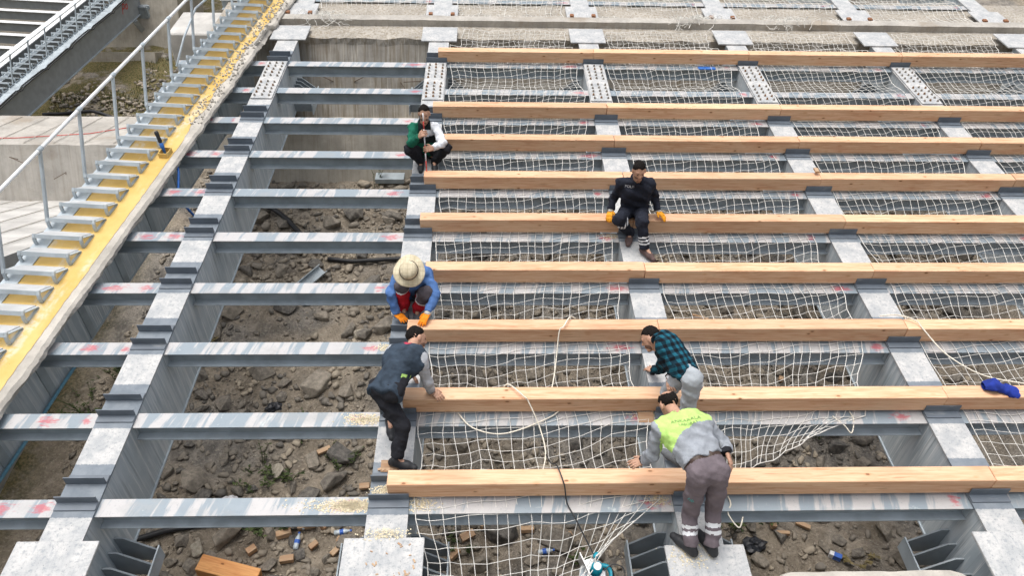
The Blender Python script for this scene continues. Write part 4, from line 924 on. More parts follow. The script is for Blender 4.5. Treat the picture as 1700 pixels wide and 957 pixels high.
# red paint puddle marks and blue rag on upper crossbeam
tag(obj('blue_rag', MB().box(-.16, .16, -.05, .05, 0, .02).mesh('blue_rag', 'blue_hose', bevel=.008), None, DK @ T((7.75, 9.96, -.022))), 'small blue strip lying on the top crossbeam', 'rag')
tag(obj('bucket', MB().lathe([(.07, 0), (.085, .14), (.088, .142), (.088, .15)], 18).mesh('bucket', 'pale_blue_pipe', True), None, DK @ T((3.26, .36, -.55)) @ LEVEL), 'pale blue plastic tub at the bottom edge beside the second girder', 'tub')
PJ = {
 'm1': {'al': (2.969, 5.88, 3.145), 'ar': (2.774, 5.88, 3.144), 'tl': (2.988, 5.72, 3.044), 'tr': (2.778, 5.72, 3.039), 'kl': (3.164, 5.62, 3.351), 'kr': (2.634, 5.58, 3.343), 'pel': (2.84, 6, 3.285), 'nk': (2.836, 5.821, 3.686), 'hd': (2.85, 5.703, 3.835), 'sl': (3.005, 5.744, 3.649), 'sr': (2.689, 5.71, 3.64), 'el': (3.115, 5.588, 3.43), 'er': (2.674, 5.508, 3.432), 'wl': (2.982, 5.384, 3.372), 'wr': (2.809, 5.327, 3.54), 'hl': (2.929, 5.312, 3.373), 'hr': (2.854, 5.26, 3.581)},
 'm2': {'pel': (5.691, 4.47, 2.67), 'nk': (5.666, 4.257, 3.075), 'hd': (5.656, 4.109, 3.209), 'sr': (5.466, 4.287, 3.032), 'sl': (5.853, 4.312, 3.031), 'er': (5.412, 4.469, 2.813), 'el': (5.96, 4.453, 2.801), 'wr': (5.371, 4.42, 2.653), 'wl': (5.997, 4.42, 2.647), 'hr': (5.351, 4.38, 2.603), 'hl': (6.051, 4.38, 2.598), 'kr': (5.428, 4.098, 2.587), 'kl': (5.709, 4.016, 2.571), 'al': (5.77, 4.056, 2.218), 'ar': (5.631, 4.364, 2.364), 'tl': (5.875, 3.915, 2.118), 'tr': (5.592, 4.224, 2.297)},
 'm3': {'ar': (2.779, 3.12, 1.709), 'al': (2.929, 3.12, 1.687), 'tr': (2.796, 2.95, 1.655), 'tl': (2.947, 2.95, 1.64), 'kr': (2.779, 2.882, 2.016), 'kl': (3.058, 2.854, 1.946), 'pel': (2.859, 3.28, 1.86), 'nk': (2.913, 2.938, 2.163), 'hd': (2.891, 2.76, 2.227), 'sr': (2.735, 2.996, 2.092), 'sl': (3.058, 3.073, 2.137), 'hl': (3.04, 2.665, 1.692), 'hr': (2.775, 2.891, 1.651), 'wl': (3.083, 2.733, 1.752), 'wr': (2.706, 2.96, 1.674), 'el': (3.158, 2.86, 1.923), 'er': (2.657, 2.92, 1.921)},
 'm4': {'ar': (2.878, 1.2, 0.741), 'tr': (3.058, 1.18, 0.671), 'al': (2.767, 1.67, 0.939), 'tl': (2.797, 1.53, 0.869), 'pel': (2.811, 1.3, 1.448), 'kr': (2.949, 1.24, 1.08), 'kl': (2.82, 1.68, 1.3), 'nk': (2.989, 1.693, 1.701), 'hd': (3.033, 1.874, 1.74), 'sr': (3.101, 1.538, 1.644), 'sl': (2.799, 1.777, 1.627), 'er': (3.154, 1.618, 1.381), 'wr': (3.18, 1.794, 1.205), 'hr': (3.245, 1.733, 1.191), 'el': (2.849, 1.997, 1.427), 'wl': (2.949, 2.147, 1.247), 'hl': (2.989, 2.197, 1.177)},
 'm5': {'ar': (5.601, 1.16, 0.747), 'tr': (5.501, 1.32, 0.677), 'pel': (5.648, 1.3, 1.572), 'kr': (5.677, 1.339, 1.119), 'kl': (5.551, 1.598, 1.263), 'al': (5.611, 1.478, 0.883), 'tl': (5.551, 1.628, 0.843), 'nk': (5.493, 1.738, 1.755), 'hd': (5.428, 1.914, 1.722), 'sr': (5.58, 1.561, 1.722), 'sl': (5.54, 1.893, 1.638), 'er': (5.635, 1.732, 1.507), 'wr': (5.542, 1.506, 1.454), 'hr': (5.529, 1.435, 1.4), 'hl': (5.515, 2.324, 1.244), 'wl': (5.543, 2.239, 1.248), 'el': (5.583, 2.009, 1.363)},
 'm6': {'al': (5.526, 0.36, 0.329), 'ar': (5.712, 0.36, 0.332), 'tl': (5.429, 0.493, 0.313), 'tr': (5.655, 0.511, 0.322), 'kl': (5.529, 0.46, 0.615), 'kr': (5.728, 0.44, 0.66), 'pel': (5.57, 0.22, 1.151), 'nk': (5.401, 0.637, 1.45), 'hd': (5.372, 0.834, 1.466), 'sl': (5.227, 0.523, 1.38), 'sr': (5.618, 0.552, 1.414), 'el': (5.195, 0.593, 1.1), 'wl': (5.173, 0.781, 0.937), 'hl': (5.089, 0.748, 0.938), 'er': (5.812, 0.566, 1.213), 'wr': (5.766, 0.321, 1.235), 'hr': (5.799, 0.254, 1.132)}}

# ================================================================== PEOPLE
plain('skin', (.47, .275, .19), .55, 0, .10, 40, .1); plain('hair', (.012, .010, .009), .8, 0, .3, 90, .6, .1); plain('beard', (.15, .085, .060), .8, 0, .3, 120, .3)
plain('eye', (.02, .018, .018), .3); plain('mouth', (.30, .14, .11), .6)
def fabric(name, col, rough=.9, var=.14, bump=.35, sc=22):
    n = NT(name, rough, 0, .2); c = n.co(); a = n.noise(c, sc * .4, 4); f = n.noise(n.co((1, 1, 1.0)), 160, 2)
    n.col(n.mix(n.rng(a, .3, .7), tuple(x * (1 - var) for x in col), tuple(min(1, x * (1 + var)) for x in col))); n.bump(n.ma('ADD', n.ma('MULTIPLY', n.noise(c, sc, 5, .6, .6), 2.0), n.ma('MULTIPLY', f, .2)), bump, .014); MT[name] = n.m
fabric('green_fabric', (.012, .12, .075)); fabric('white_fabric', (.66, .69, .73)); fabric('black_fabric', (.018, .019, .024)); fabric('black_panel', (.013, .020, .022)); fabric('navy_uniform', (.017, .020, .031))
fabric('blue_shirt', (.085, .175, .40)); fabric('red_fabric', (.46, .018, .030)); fabric('charcoal_fabric', (.085, .075, .085)); fabric('denim_vest', (.034, .050, .072), .85, .3); fabric('grey_sleeve', (.42, .44, .47))
fabric('grey_jeans', (.36, .39, .42), .9, .12); fabric('grey_shirt', (.30, .325, .36)); fabric('hi_vis', (.46, .72, .20), .7, .06); fabric('taupe_fabric', (.155, .130, .145)); fabric('reflective', (.72, .74, .76), .4, .05, .1)
fabric('orange_glove', (.85, .26, .012), .6, .1); fabric('yellow_glove', (.80, .34, .02), .6, .1); fabric('white_cuff', (.66, .65, .60)); plain('shoe_dark', (.022, .024, .028), .6); plain('shoe_brown', (.10, .065, .06), .8); plain('shoe_grey', (.13, .14, .15), .8); plain('sole_yellow', (.50, .38, .05), .7); plain('sole_grey', (.20, .19, .18), .8)
plain('belt', (.05, .03, .022), .5); plain('print_dark', (.16, .22, .09), .8); plain('print_white', (.42, .43, .46), .7); plain('print_teal', (.04, .30, .30), .7); plain('red_collar', (.42, .03, .07), .8)
def m_plaid():
    n = NT('plaid', .9, 0, .2); c = n.co(rot=(.45, .25, .35)); x, y, z = n.sep(c); bd = lambda v, ph: n.rng(n.ma('SINE', n.ma('ADD', n.ma('MULTIPLY', v, 92), ph)), -.15, .15)
    a, b = bd(n.ma('ADD', x, n.ma('MULTIPLY', y, .75)), 0), bd(z, 1.0)
    col = n.mix(a, (.012, .105, .155), (.006, .030, .048)); col = n.mix(n.ma('MULTIPLY', b, .9), col, n.mix(a, (.006, .030, .048), (.004, .005, .008)))
    n.col(col); n.bump(n.noise(c, 24, 5), .35, .012); MT['plaid'] = n.m
m_plaid()
def m_hat():
    n = NT('hat_cloth', .95, 0, .15); c = n.co(); x, y, z = n.sep(c)
    l = lambda v, f: n.rng(n.ma('ABSOLUTE', n.ma('SINE', n.ma('MULTIPLY', v, f))), .16, .04, 0, .65)
    col = n.mix(n.rng(n.noise(c, 14, 4), .3, .7), (.50, .44, .31), (.68, .61, .45)); col = n.mix(l(x, 62), col, (.30, .25, .15)); col = n.mix(l(y, 62), col, (.32, .27, .17)); n.col(col); n.bump(n.noise(c, 60, 3), .3, .006); MT['hat_cloth'] = n.m
m_hat()

# --- signed distance helpers and naive surface nets
def seg(P, a, b, r0, r1):
    a = np.asarray(a, np.float32); b = np.asarray(b, np.float32); ba = b - a; L = max(float(ba @ ba), 1e-9)
    t = np.clip(((P - a) @ ba) / L, 0, 1); q = P - a - t[..., None] * ba
    return np.sqrt((q * q).sum(-1)) - (r0 + (r1 - r0) * t)
def smin(a, b, k):
    h = np.clip(.5 + .5 * (b - a) / k, 0, 1); return b * (1 - h) + a * h - k * h * (1 - h)
def ell(P, c, r):
    r = np.asarray(r, np.float32); q = (P - np.asarray(c, np.float32)) / r; return (np.sqrt((q * q).sum(-1)) - 1) * float(min(r))
def folds(P, amp, f, s):
    x, y, z = P[..., 0], P[..., 1], P[..., 2]
    return amp * (np.sin(f * (x * 1.3 + z * .7) + 2.2 * np.sin(f * .37 * (y + z)) + s) * np.sin(f * (y * .9 - z * .8) + 1.7 * np.sin(f * .41 * x) + s * 1.7) + .5 * np.sin(f * 2.1 * (z + .4 * x) + 1.5 * np.sin(f * .8 * y) + s * .6) + .9 * (np.abs(np.sin(f * .8 * (z * 1.1 - x * .5 + y * .6) + 2.4 * np.sin(f * .33 * (x + y)) + s * 2.2)) - .6))
def surf(fn, lo, hi, h):
    lo = np.asarray(lo, np.float32); n = np.maximum(4, np.ceil((np.asarray(hi) - lo) / h).astype(int) + 1)
    ax = [lo[i] + h * np.arange(n[i], dtype=np.float32) for i in range(3)]
    P = np.stack(np.meshgrid(*ax, indexing='ij'), -1); v = fn(P).astype(np.float32); ins = v < 0
    cs = tuple(n - 1); S = np.zeros(cs + (3,), np.float32); N = np.zeros(cs, np.float32); quads = []
    ids = -np.ones(cs, np.int64)
    edges = []
    for a in range(3):
        s0 = [slice(None)] * 3; s1 = [slice(None)] * 3; s0[a] = slice(0, -1); s1[a] = slice(1, None)
        m = ins[tuple(s0)] != ins[tuple(s1)]; I = np.argwhere(m); v0 = v[tuple(s0)][m]; v1 = v[tuple(s1)][m]
        pos = I.astype(np.float32); pos[:, a] += v0 / (v0 - v1)
        b, c = (a + 1) % 3, (a + 2) % 3; ok = (I[:, b] > 0) & (I[:, c] > 0) & (I[:, b] < cs[b]) & (I[:, c] < cs[c])
        I, pos, fl = I[ok], pos[ok], (v0 < 0)[ok]; cells = []
        for db, dc in ((-1, -1), (0, -1), (0, 0), (-1, 0)):
            J = I.copy(); J[:, b] += db; J[:, c] += dc; np.add.at(S, (J[:, 0], J[:, 1], J[:, 2]), pos); np.add.at(N, (J[:, 0], J[:, 1], J[:, 2]), 1); cells.append(J)
        edges.append((cells, fl))
    m = N > 0; ids[m] = np.arange(m.sum()); V = lo + h * (S[m] / N[m][:, None])
    F = []
    for cells, fl in edges:
        q = np.stack([ids[J[:, 0], J[:, 1], J[:, 2]] for J in cells], -1); q[~fl] = q[~fl][:, ::-1]; F.append(q)
    return V, np.concatenate(F)
def bounds(pts, pad):
    p = np.array(pts); return p.min(0) - pad, p.max(0) + pad
def hand_prims(w, d, n, side, curl, rs=1.0, spread=.012, L=1.0):
    """w wrist, d forward, n back-of-hand normal, side = +1/-1 thumb along d x n"""
    d = d.normalized(); n = (n - d * n.dot(d)).normalized(); l = d.cross(n) * side; pr = []
    for i, (off, ln) in enumerate(((.030, .92), (.010, 1.0), (-.010, .95), (-.029, .76))):
        k0 = w + d * .012 * L + l * off * .6; k1 = w + d * .088 * L + l * off; pr.append((k0, k1, .017 * rs, .0135 * rs))
        p = k1; dr = (d + l * spread * (1.5 - i) * 2).normalized(); bend = curl * (.55 + .1 * i)
        for q, s_ in enumerate((.044, .027, .021)):
            dr = (dr * math.cos(bend) - n * math.sin(bend)).normalized() if q == 0 else (dr * math.cos(bend * 1.1) + (dr.cross(l * side)).normalized() * 0 - (n - dr * n.dot(dr)).normalized() * math.sin(bend * 1.1)).normalized()
            e = p + dr * s_ * ln * L; pr.append((p, e, (.0098 - .0009 * q) * rs, (.0092 - .0011 * q) * rs)); p = e
    b = w + d * .022 * L + l * .024; t = (d * .62 + l * .72 - n * .25).normalized(); e = b + t * .042 * L; pr.append((b, e, .0155 * rs, .0115 * rs)); t2 = (d * .9 + l * .32 - n * .35).normalized(); pr.append((e, e + t2 * .034 * L, .011 * rs, .009 * rs))
    return pr
def hand_surf(pr, h=.0048):
    pts = [q for p in pr for q in (p[0], p[1])]; lo_, hi_ = bounds(pts, .03)
    def fn(P):
        D = None
        for a, b, r0, r1 in pr:
            s_ = seg(P, a, b, r0, r1); D = s_ if D is None else smin(D, s_, .006)
        return D
    return surf(fn, lo_, hi_, h)
def person(key, label, cfg):
    J = {k: Vector(v) for k, v in PJ[key].items()}
    base = Vector(((J['al'].x + J['ar'].x) / 2, (J['al'].y + J['ar'].y) / 2, min(J['tl'].z, J['tr'].z) - .03))
    J = {k: v - base for k, v in J.items()}
    root = empty('person', T(base), label, 'person')
    if cfg.get('group'): root['group'] = cfg['group']
    pel, nk, hd = J['pel'], J['nk'], J['hd']; sp = (nk - pel).normalized(); TLn = (nk - pel).length
    lat = (J['sl'] - J['sr']); lat = (lat - sp * lat.dot(sp)).normalized(); lh = cfg.get('hips'); lh = Vector(lh).normalized() if lh else lat
    fw = lat.cross(sp) * -1
    # fw = direction the chest faces (right-handed: left x up = forward)
    fw = sp.cross(lat) * -1; fw = lat.cross(sp)
    fat = cfg.get('fat', 1.0); C = pel + sp * TLn * .66; hip = {s: pel + lh * (.092 * q) - sp * .03 for s, q in (('l', 1), ('r', -1))}
    sd_ = cfg.get('seed', 1.0)
    def torso(P, g, low=.0, up=1.0):
        D = None
        for q in (1, -1):
            a = pel + lh * (.072 * q) + sp * low; b = C + lat * (.082 * q); c = nk + lat * (.10 * q) - sp * .075
            s_ = smin(seg(P, a, b, .098 * fat + g, .112 * fat + g), seg(P, b, c, .110 * fat + g, .078 + g), .05)
            D = s_ if D is None else smin(D, s_, .06)
        for s in ('l', 'r'): D = smin(D, seg(P, nk - sp * .03, J['s' + s], .055 + g, .053 + g), .05)
        return D
    def arm(P, s, g, r=(.057, .046, .043, .033)):
        return smin(seg(P, J['s' + s], J['e' + s], r[0] + g, r[1] + g), seg(P, J['e' + s], J['w' + s], r[1] + g - .001, r[3] + g), .02)
    def leg(P, s, g, k1=.066, k2=.048):
        return smin(seg(P, hip[s], J['k' + s], .090 * (fat * .5 + .5) + g, k1 + g), seg(P, J['k' + s], J['a' + s], k1 - .003 + g, k2 + g), .025)
    allp = [tuple(v) for v in J.values()]; lo_, hi_ = bounds(allp, .16)
    # ---- body
    def f_body(P):
        D = torso(P, -.022)
        for s in ('l', 'r'): D = smin(D, arm(P, s, -.013), .03); D = smin(D, leg(P, s, -.020), .03)
        for s in ('l', 'r'): D = smin(D, seg(P, J['a' + s] + Vector((0, 0, .03)), J['a' + s] * .45 + J['t' + s] * .55, .03, .024), .02)
        return smin(D, seg(P, nk - sp * .04, hd - (hd - nk) * .25, .056, .054), .04)
    Vs, Fs, k = [], [], 0
    v, f = surf(f_body, lo_, hi_, .0145); Vs.append(v); Fs.append(f); k += len(v)
    # head
    hf = Vector(cfg['face']).normalized(); hu = Vector(cfg.get('hup', (hd - nk))); hu = (hu - hf * hu.dot(hf)).normalized(); hl = hf.cross(hu) * -1; hl = hu.cross(hf) * -1
    HM = Matrix(((hl.x, hf.x, hu.x, hd.x), (hl.y, hf.y, hu.y, hd.y), (hl.z, hf.z, hu.z, hd.z), (0, 0, 0, 1)))
    def f_head(P):
        D = smin(ell(P, (0, -.010, .030), (.076, .097, .086)), ell(P, (0, .030, -.042), (.055, .060, .070)), .04); D = smin(D, seg(P, (-.012, .066, -.094), (.012, .066, -.094), .020, .020), .03)
        D = smin(D, seg(P, (0, .084, .018), (0, .106, -.020), .009, .014), .014); D = smin(D, seg(P, (-.036, .076, .026), (.036, .076, .026), .012, .012), .016)
        D = np.maximum(D, -np.minimum(seg(P, (-.038, .102, .004), (-.024, .104, .004), .014, .014), seg(P, (.038, .102, .004), (.024, .104, .004), .014, .014)) * 1.0)
        for s in (1, -1): D = smin(D, ell(P, (.079 * s, -.002, -.004), (.011, .022, .033)), .008)
        D = smin(D, seg(P, (0, .078, -.052), (0, .086, -.058), .018, .012), .02)
        return smin(D, seg(P, (0, -.02, -.05), (0, -.035, -.13), .054, .054), .03)
    v, f = surf(f_head, (-.11, -.14, -.16), (.11, .14, .14), .0062); rm = np.array(HM.to_3x3()); v = v @ rm.T + np.array(hd); Vs.append(v); Fs.append(f + k); k += len(v)
    gl = cfg.get('glove'); hands = {}
    for s in ('l', 'r'):
        d = (J['h' + s] - J['w' + s]); hn = Vector(cfg['palm' + s]); pr = hand_prims(J['w' + s] - d.normalized() * .01, d, hn, 1 if s == 'l' else -1, cfg.get('curl' + s, .45), 1.18 if gl else 1.0, cfg.get('spread', .03), 1.0)
        v, f = hand_surf(pr)
        if gl:
            o = obj('glove', np_mesh('glove', v, f, [gl]), root)
            a = J['w' + s]; dn = d.normalized(); obj('cuff', MB().tube([a - dn * .045, a - dn * .01, a + dn * .025], [.043, .040, .036], 12).mesh('cuff', 'white_cuff', True), o)
        else: Vs.append(v); Fs.append(f + k); k += len(v)
    body = obj('body', np_mesh('body', np.concatenate(Vs), np.concatenate(Fs), 'skin'), root)
    hmx = HM
    for q in (1, -1): obj('eye', MB().lathe([(.001, -.009), (.007, -.006), (.009, 0), (.007, .006), (.001, .009)], 8, T((.031 * q, .083, .006))).mesh('eye', 'eye', True), root, hmx)
    mb = MB().tube([(-.022, .0915, -.057), (0, .099, -.058), (.022, .0915, -.057)], [.003, .005, .003], 6); obj('mouth', mb.mesh('mouth', 'mouth', True), root, hmx)
    mb = MB()
    for q in (1, -1): mb.tube([(.014 * q, .090, .030), (.034 * q, .086, .034), (.05 * q, .072, .028)], [.004, .005, .003], 6)
    obj('eyebrows', mb.mesh('eyebrows', 'hair', True), root, hmx)
    # hair
    ht = cfg.get('hair', 'short')
    if ht:
        def f_hair(P):
            x, y, z = P[..., 0], P[..., 1], P[..., 2]; D = ell(P, (0, -.012, .034), (.080, .101, .091 + (.008 if ht == 'short' else 0)))
            D = D + .0035 * np.sin(x * 170 + 2 * np.sin(z * 60)) * np.sin(y * 150 + z * 90) + .003 * np.sin(x * 61 + y * 47)
            D = np.maximum(D, ((.030 if ht == 'short' else .0) + .78 * y + .012 * np.sin(x * 75)) - z)
            D = np.maximum(D, -ell(P, (0, .03, -.045), (.062, .067, .078)))
            if ht == 'bald': D = np.maximum(D, .0 - ell(P, (0, .0, .140), (.062, .110, .085)))
            return D
        v, f = surf(f_hair, (-.11, -.14, -.13), (.11, .12, .15), .0065); obj('hair', np_mesh('hair', v @ rm.T + np.array(hd), f, 'hair'), root)
    if cfg.get('beard'):
        def f_beard(P):
            D = np.minimum(ell(P, (0, .031, -.046), (.0575, .063, .072)), seg(P, (-.012, .068, -.096), (.012, .068, -.096), .021, .021)); D = np.maximum(D, P[..., 2] + .038 - .25 * np.abs(P[..., 0])); D = np.maximum(D, -ell(P, (0, .098, -.056), (.024, .02, .010)))
            return np.maximum(D, -.01 - P[..., 1])
        v, f = surf(f_beard, (-.09, -.05, -.15), (.09, .12, 0), .006); obj('beard', np_mesh('beard', v @ rm.T + np.array(hd), f, 'beard'), root)
    # ---- shirt
    def f_shirt(P):
        D = torso(P, cfg.get('loose', .008), cfg.get('hem', .02))
        for s in ('l', 'r'): D = smin(D, arm(P, s, cfg.get('aloose', .004), cfg.get('armr', (.055, .049, .047, .040))), .035)
        D = D + folds(P, cfg.get('sfold', .0085), 25, sd_) + folds(P, .0030, 55, sd_ + 1)
        D = np.maximum(D, cfg.get('hemcut', -.06) - (P - np.array(pel)) @ np.array(sp) + .012 * np.sin(P[..., 0] * 31))
        D = np.maximum(D, -seg(P, nk + sp * .01, hd, .060, .068))
        for s in ('l', 'r'):
            d = (J['w' + s] - J['e' + s]).normalized(); D = np.maximum(D, (P - np.array(J['w' + s] - d * cfg.get('cuff', .012))) @ np.array(d) - 2.0 * (seg(P, J['e' + s], J['h' + s], .1, .1) > 0))
        return D
    v, f = surf(f_shirt, lo_, hi_, .0125); fc = v[f].mean(1); mi = np.zeros(len(f), int)
    A = lambda q: np.array(q)
    env = dict(fc=fc, J={k_: A(q) for k_, q in J.items()}, lat=A(lat), sp=A(sp), fw=A(fw), pel=A(pel), nk=A(nk), C=A(C), hip={s: A(q) for s, q in hip.items()})
    if 'shirt_mi' in cfg: mi = cfg['shirt_mi'](env)
    shirt = obj('shirt' if 'shirt_name' not in cfg else cfg['shirt_name'], np_mesh('shirt', v, f, cfg['shirt'], mi), root)
    if cfg.get('collar'):
        q_ = nk + sp * .028 + fw * .012; pts = [q_ + lat * (.074 * math.cos(a)) + fw * (.078 * math.sin(a)) - sp * (.030 * math.sin(a)) for a in [math.pi * (.62 + 1.76 * k_ / 20) for k_ in range(21)]]
        obj('collar', MB().tube(pts, [.012] + [.020] * 19 + [.012], 8).mesh('collar', cfg['collar'], True), shirt)
    # ---- trousers
    def f_pant(P):
        D = None
        for q in (1, -1):
            s_ = seg(P, pel + lh * (.068 * q) - sp * .02, pel + lh * (.066 * q) + sp * cfg.get('waist', .07), .104 * fat, .100 * fat); D = s_ if D is None else smin(D, s_, .06)
        L_ = [leg(P, s, cfg.get('ploose', .006), cfg.get('k1', .068), cfg.get('k2', .058)) for s in ('l', 'r')]; D = smin(D, np.minimum(*L_), .03)
        D = D + folds(P, cfg.get('pfold', .0075), 23, sd_ + 3) + folds(P, .0028, 52, sd_ + 5)
        for s in ('l', 'r'):
            d = (J['a' + s] - J['k' + s]).normalized(); D = np.maximum(D, np.where(seg(P, J['k' + s], J['a' + s] + d * .1, .11, .11) < 0, (P - np.array(J['a' + s] + d * cfg.get('leg_end', -.005))) @ np.array(d), -1))
        return D
    v, f = surf(f_pant, lo_, hi_, .0125); fc = v[f].mean(1); mi = np.zeros(len(f), int); env['fc'] = fc
    if 'pant_mi' in cfg: mi = cfg['pant_mi'](env)
    pants = obj('trousers', np_mesh('trousers', v, f, cfg['pants'], mi), root)
    # ---- shoes
    un = Vector((0, -SA, CA)) if cfg.get('foot', 'deck') == 'deck' else Vector((0, 0, 1))
    for s in ('l', 'r'):
        a, t = J['a' + s], J['t' + s]; fd = t - a; fd = (fd - un * fd.dot(un)); fl_ = fd.length; fd = fd.normalized()
        if cfg.get('foot_dir'): fd = Vector(cfg['foot_dir']); fd = (fd - un * fd.dot(un)).normalized()
        heel = a - un * .045 - fd * .045; ball = heel + fd * .155; toe = heel + fd * .225
        def f_shoe(P):
            D = smin(seg(P, heel, ball, .040, .045), seg(P, ball, toe - un * .008, .043, .034), .02); D = smin(D, seg(P, a - un * .02 - fd * .015, a + un * .015 - fd * .01, .043, .040), .03)
            D = smin(D, seg(P, a - un * .01, ball + un * .006, .040, .032), .03)
            return np.maximum(D, -((P - np.array(heel - un * .036)) @ np.array(un)))
        lo2, hi2 = bounds([heel, toe, a], .07); v, f = surf(f_shoe, lo2, hi2, .0085); hgt = (v[f].mean(1) - np.array(heel)) @ np.array(un)
        obj('shoe', np_mesh('shoe', v, f, [cfg['shoe'], cfg.get('sole', 'sole_grey')], (hgt < -.022).astype(int)), root)
    return dict(root=root, J=J, shirt=shirt, pants=pants, lat=lat, sp=sp, fw=fw, HM=HM, hd=hd, nk=nk, C=C, pel=pel, hip=hip, base=base)
def decal(pp, target, me, name, origin, right, up):
    """press flat lettering onto the cloth: each vertex is cast onto the garment along the sheet's normal"""
    m = target.data; bv = BVHTree.FromPolygons([v.co[:] for v in m.vertices], [p.vertices[:] for p in m.polygons]); nrm = right.cross(up).normalized()
    bm = bmesh.new(); bm.from_mesh(me); bmesh.ops.triangulate(bm, faces=bm.faces[:]); bmesh.ops.subdivide_edges(bm, edges=bm.edges[:], cuts=1)
    for v in bm.verts:
        p = origin + right * v.co.x + up * v.co.y; h = bv.ray_cast(p + nrm * .25, -nrm); v.co = (h[0] + nrm * .004) if h[0] is not None else p
    bm.to_mesh(me); bm.free(); return obj(name, me, target)
def near(fc, J, pairs):
    return np.stack([seg(fc, J[a], J[b], 0, 0) for a, b in pairs], -1)

# 1 squatting with a measuring staff
def mi1(e):
    fc, J = e['fc'], e['J']; x = (fc - e['nk']) @ e['lat']; z = (fc - e['nk']) @ e['sp']; mi = np.zeros(len(fc), int); ar = near(fc, J, [('sl', 'el'), ('el', 'wl')]).min(-1)
    up = (x > -.01) & (z > -.15 + .25 * np.clip(x, 0, .2)); mi[up] = 1; mi[(ar < .085) & (x > .10)] = 1; bl = (x > -.13) & (x < .15) & (z <= -.10) & (z > -.24) & (mi == 0); mi[bl] = 2; mi[(z > -.035) & (np.abs(x) < .09)] = 2
    return mi
p1 = person('m1', 'squatting worker in green, white and black jacket sighting along a striped staff', dict(face=(.02, -.90, -.42), hup=(0, -.2, 1), shirt=['green_fabric', 'white_fabric', 'black_panel'], collar='black_panel', shirt_mi=mi1, shirt_name='jacket', pants=['black_fabric'], shoe='shoe_dark', beard=True,
    palmr=(-.3, -.8, .3), palml=(.5, -.8, .3), curlr=1.15, curll=1.1, hips=(1, 0, 0), seed=1.3, loose=.010, aloose=.010))
st_ = empty('measuring_staff', T((2.885, 5.255, 3.0)), 'thin red and white staff held upright by the squatting worker', 'staff')
b0, b1 = Vector((.012, .35, .02)), Vector((-.015, -.02, .86)); b0 = Vector((.0, .02, -.12 + .02)); b0 = Vector((.01, .16, -.02))
for i in range(8):
    obj('staff_section', MB().tube([b0.lerp(b1, i / 8), b0.lerp(b1, (i + 1) / 8)], .009, 8).mesh('staff_section', ['paper_white', 'paper_white', 'red_paint'][0 if i in (7, 5, 4, 2) else 2] if i != 6 else 'red_paint', True), st_)
# 2 seated, dark uniform
def miP2(e):
    fc, J = e['fc'], e['J']; a, k = J['al'], J['kl']; t = ((fc - k) @ (a - k)) / ((a - k) @ (a - k)); d = seg(fc, k, a, 0, 0); mi = np.zeros(len(fc), int)
    for lo_, hi_ in ((.50, .56), (.62, .68), (.74, .80)): mi[(t > lo_) & (t < hi_) & (d < .1)] = 1
    k2, a2 = J['kr'], J['ar']; t2 = ((fc - k2) @ (a2 - k2)) / ((a2 - k2) @ (a2 - k2)); mi[(t2 > .18) & (t2 < .32) & (seg(fc, k2, a2, 0, 0) < .1) & (np.sin(fc[:, 0] * 160) > -.2)] = 1
    return mi
p2 = person('m2', 'seated worker in dark navy uniform with yellow gloves on the fifth timber row', dict(face=(.02, -.80, -.60), hup=(0, -.45, 1), shirt=['navy_uniform'], collar='navy_uniform', shirt_name='uniform_jacket', pants=['navy_uniform', 'reflective'], pant_mi=miP2, shoe='shoe_brown', glove='yellow_glove', beard=True,
    palmr=(-.25, -.35, .9), palml=(.25, -.35, .9), curlr=.35, curll=.35, hips=(1, 0, 0), seed=2.1, loose=.010, aloose=.006, hem=-.02, ploose=.010))
decal(p2, p2['shirt'], text_mesh('POLIS', .048, 'print_white'), 'lettering', p2['C'] + p2['lat'] * -.105 + p2['sp'] * .10 + p2['fw'] * .0, Vector((1, 0, 0)), Vector((0, -.25, 1)).normalized())
# 3 squatting in a cloth sun hat
def miP3(e):
    fc, J = e['fc'], e['J']; mi = np.zeros(len(fc), int)
    for s, lo_ in (('l', .34), ('r', .06)):
        a, k = J['a' + s], J['k' + s]; t = ((fc - k) @ (a - k)) / ((a - k) @ (a - k)); d = near(fc, J, [('k' + s, 'a' + s)]).min(-1); o = 'r' if s == 'l' else 'l'; d2 = near(fc, J, [('k' + o, 'a' + o)]).min(-1)
        ok = (d < .1) & (d < d2) & (t > lo_); mi[ok] = 1; mi[ok & (t < lo_ + .07)] = 2
    return mi
p3 = person('m3', 'squatting worker in blue shirt and checked cloth sun hat with orange gloves', dict(face=(-.05, -.42, -.90), hup=(-.05, -.9, .42), shirt=['blue_shirt'], pants=['charcoal_fabric', 'red_fabric', 'reflective'], pant_mi=miP3, shoe='shoe_grey', glove='orange_glove',
    palmr=(0, -.3, .95), palml=(0, -.3, .95), curlr=.25, curll=.25, hips=(1, 0, 0), seed=4.2, loose=.012, aloose=.010, ploose=.012, spread=.05))
HMt = p3['HM']; mb = MB(); prof = [(.176, .018), (.165, .024), (.13, .034), (.104, .045), (.099, .06), (.094, .11), (.078, .135), (.04, .146), (.004, .147)]; n = 40; vs = []
for i, (r, z) in enumerate(prof):
    for k in range(n):
        a = 2 * math.pi * k / n; wv = (.012 * math.sin(2 * a + .6) + .007 * math.sin(5 * a + 1)) * max(0, (r - .1) / .07); rr = r * (1 + .03 * math.sin(3 * a) * (r > .12)); vs.append((rr * math.cos(a), rr * math.sin(a) * 1.06, z + wv))
for (r, z) in reversed([(.172, .012), (.1, .038)]): pass
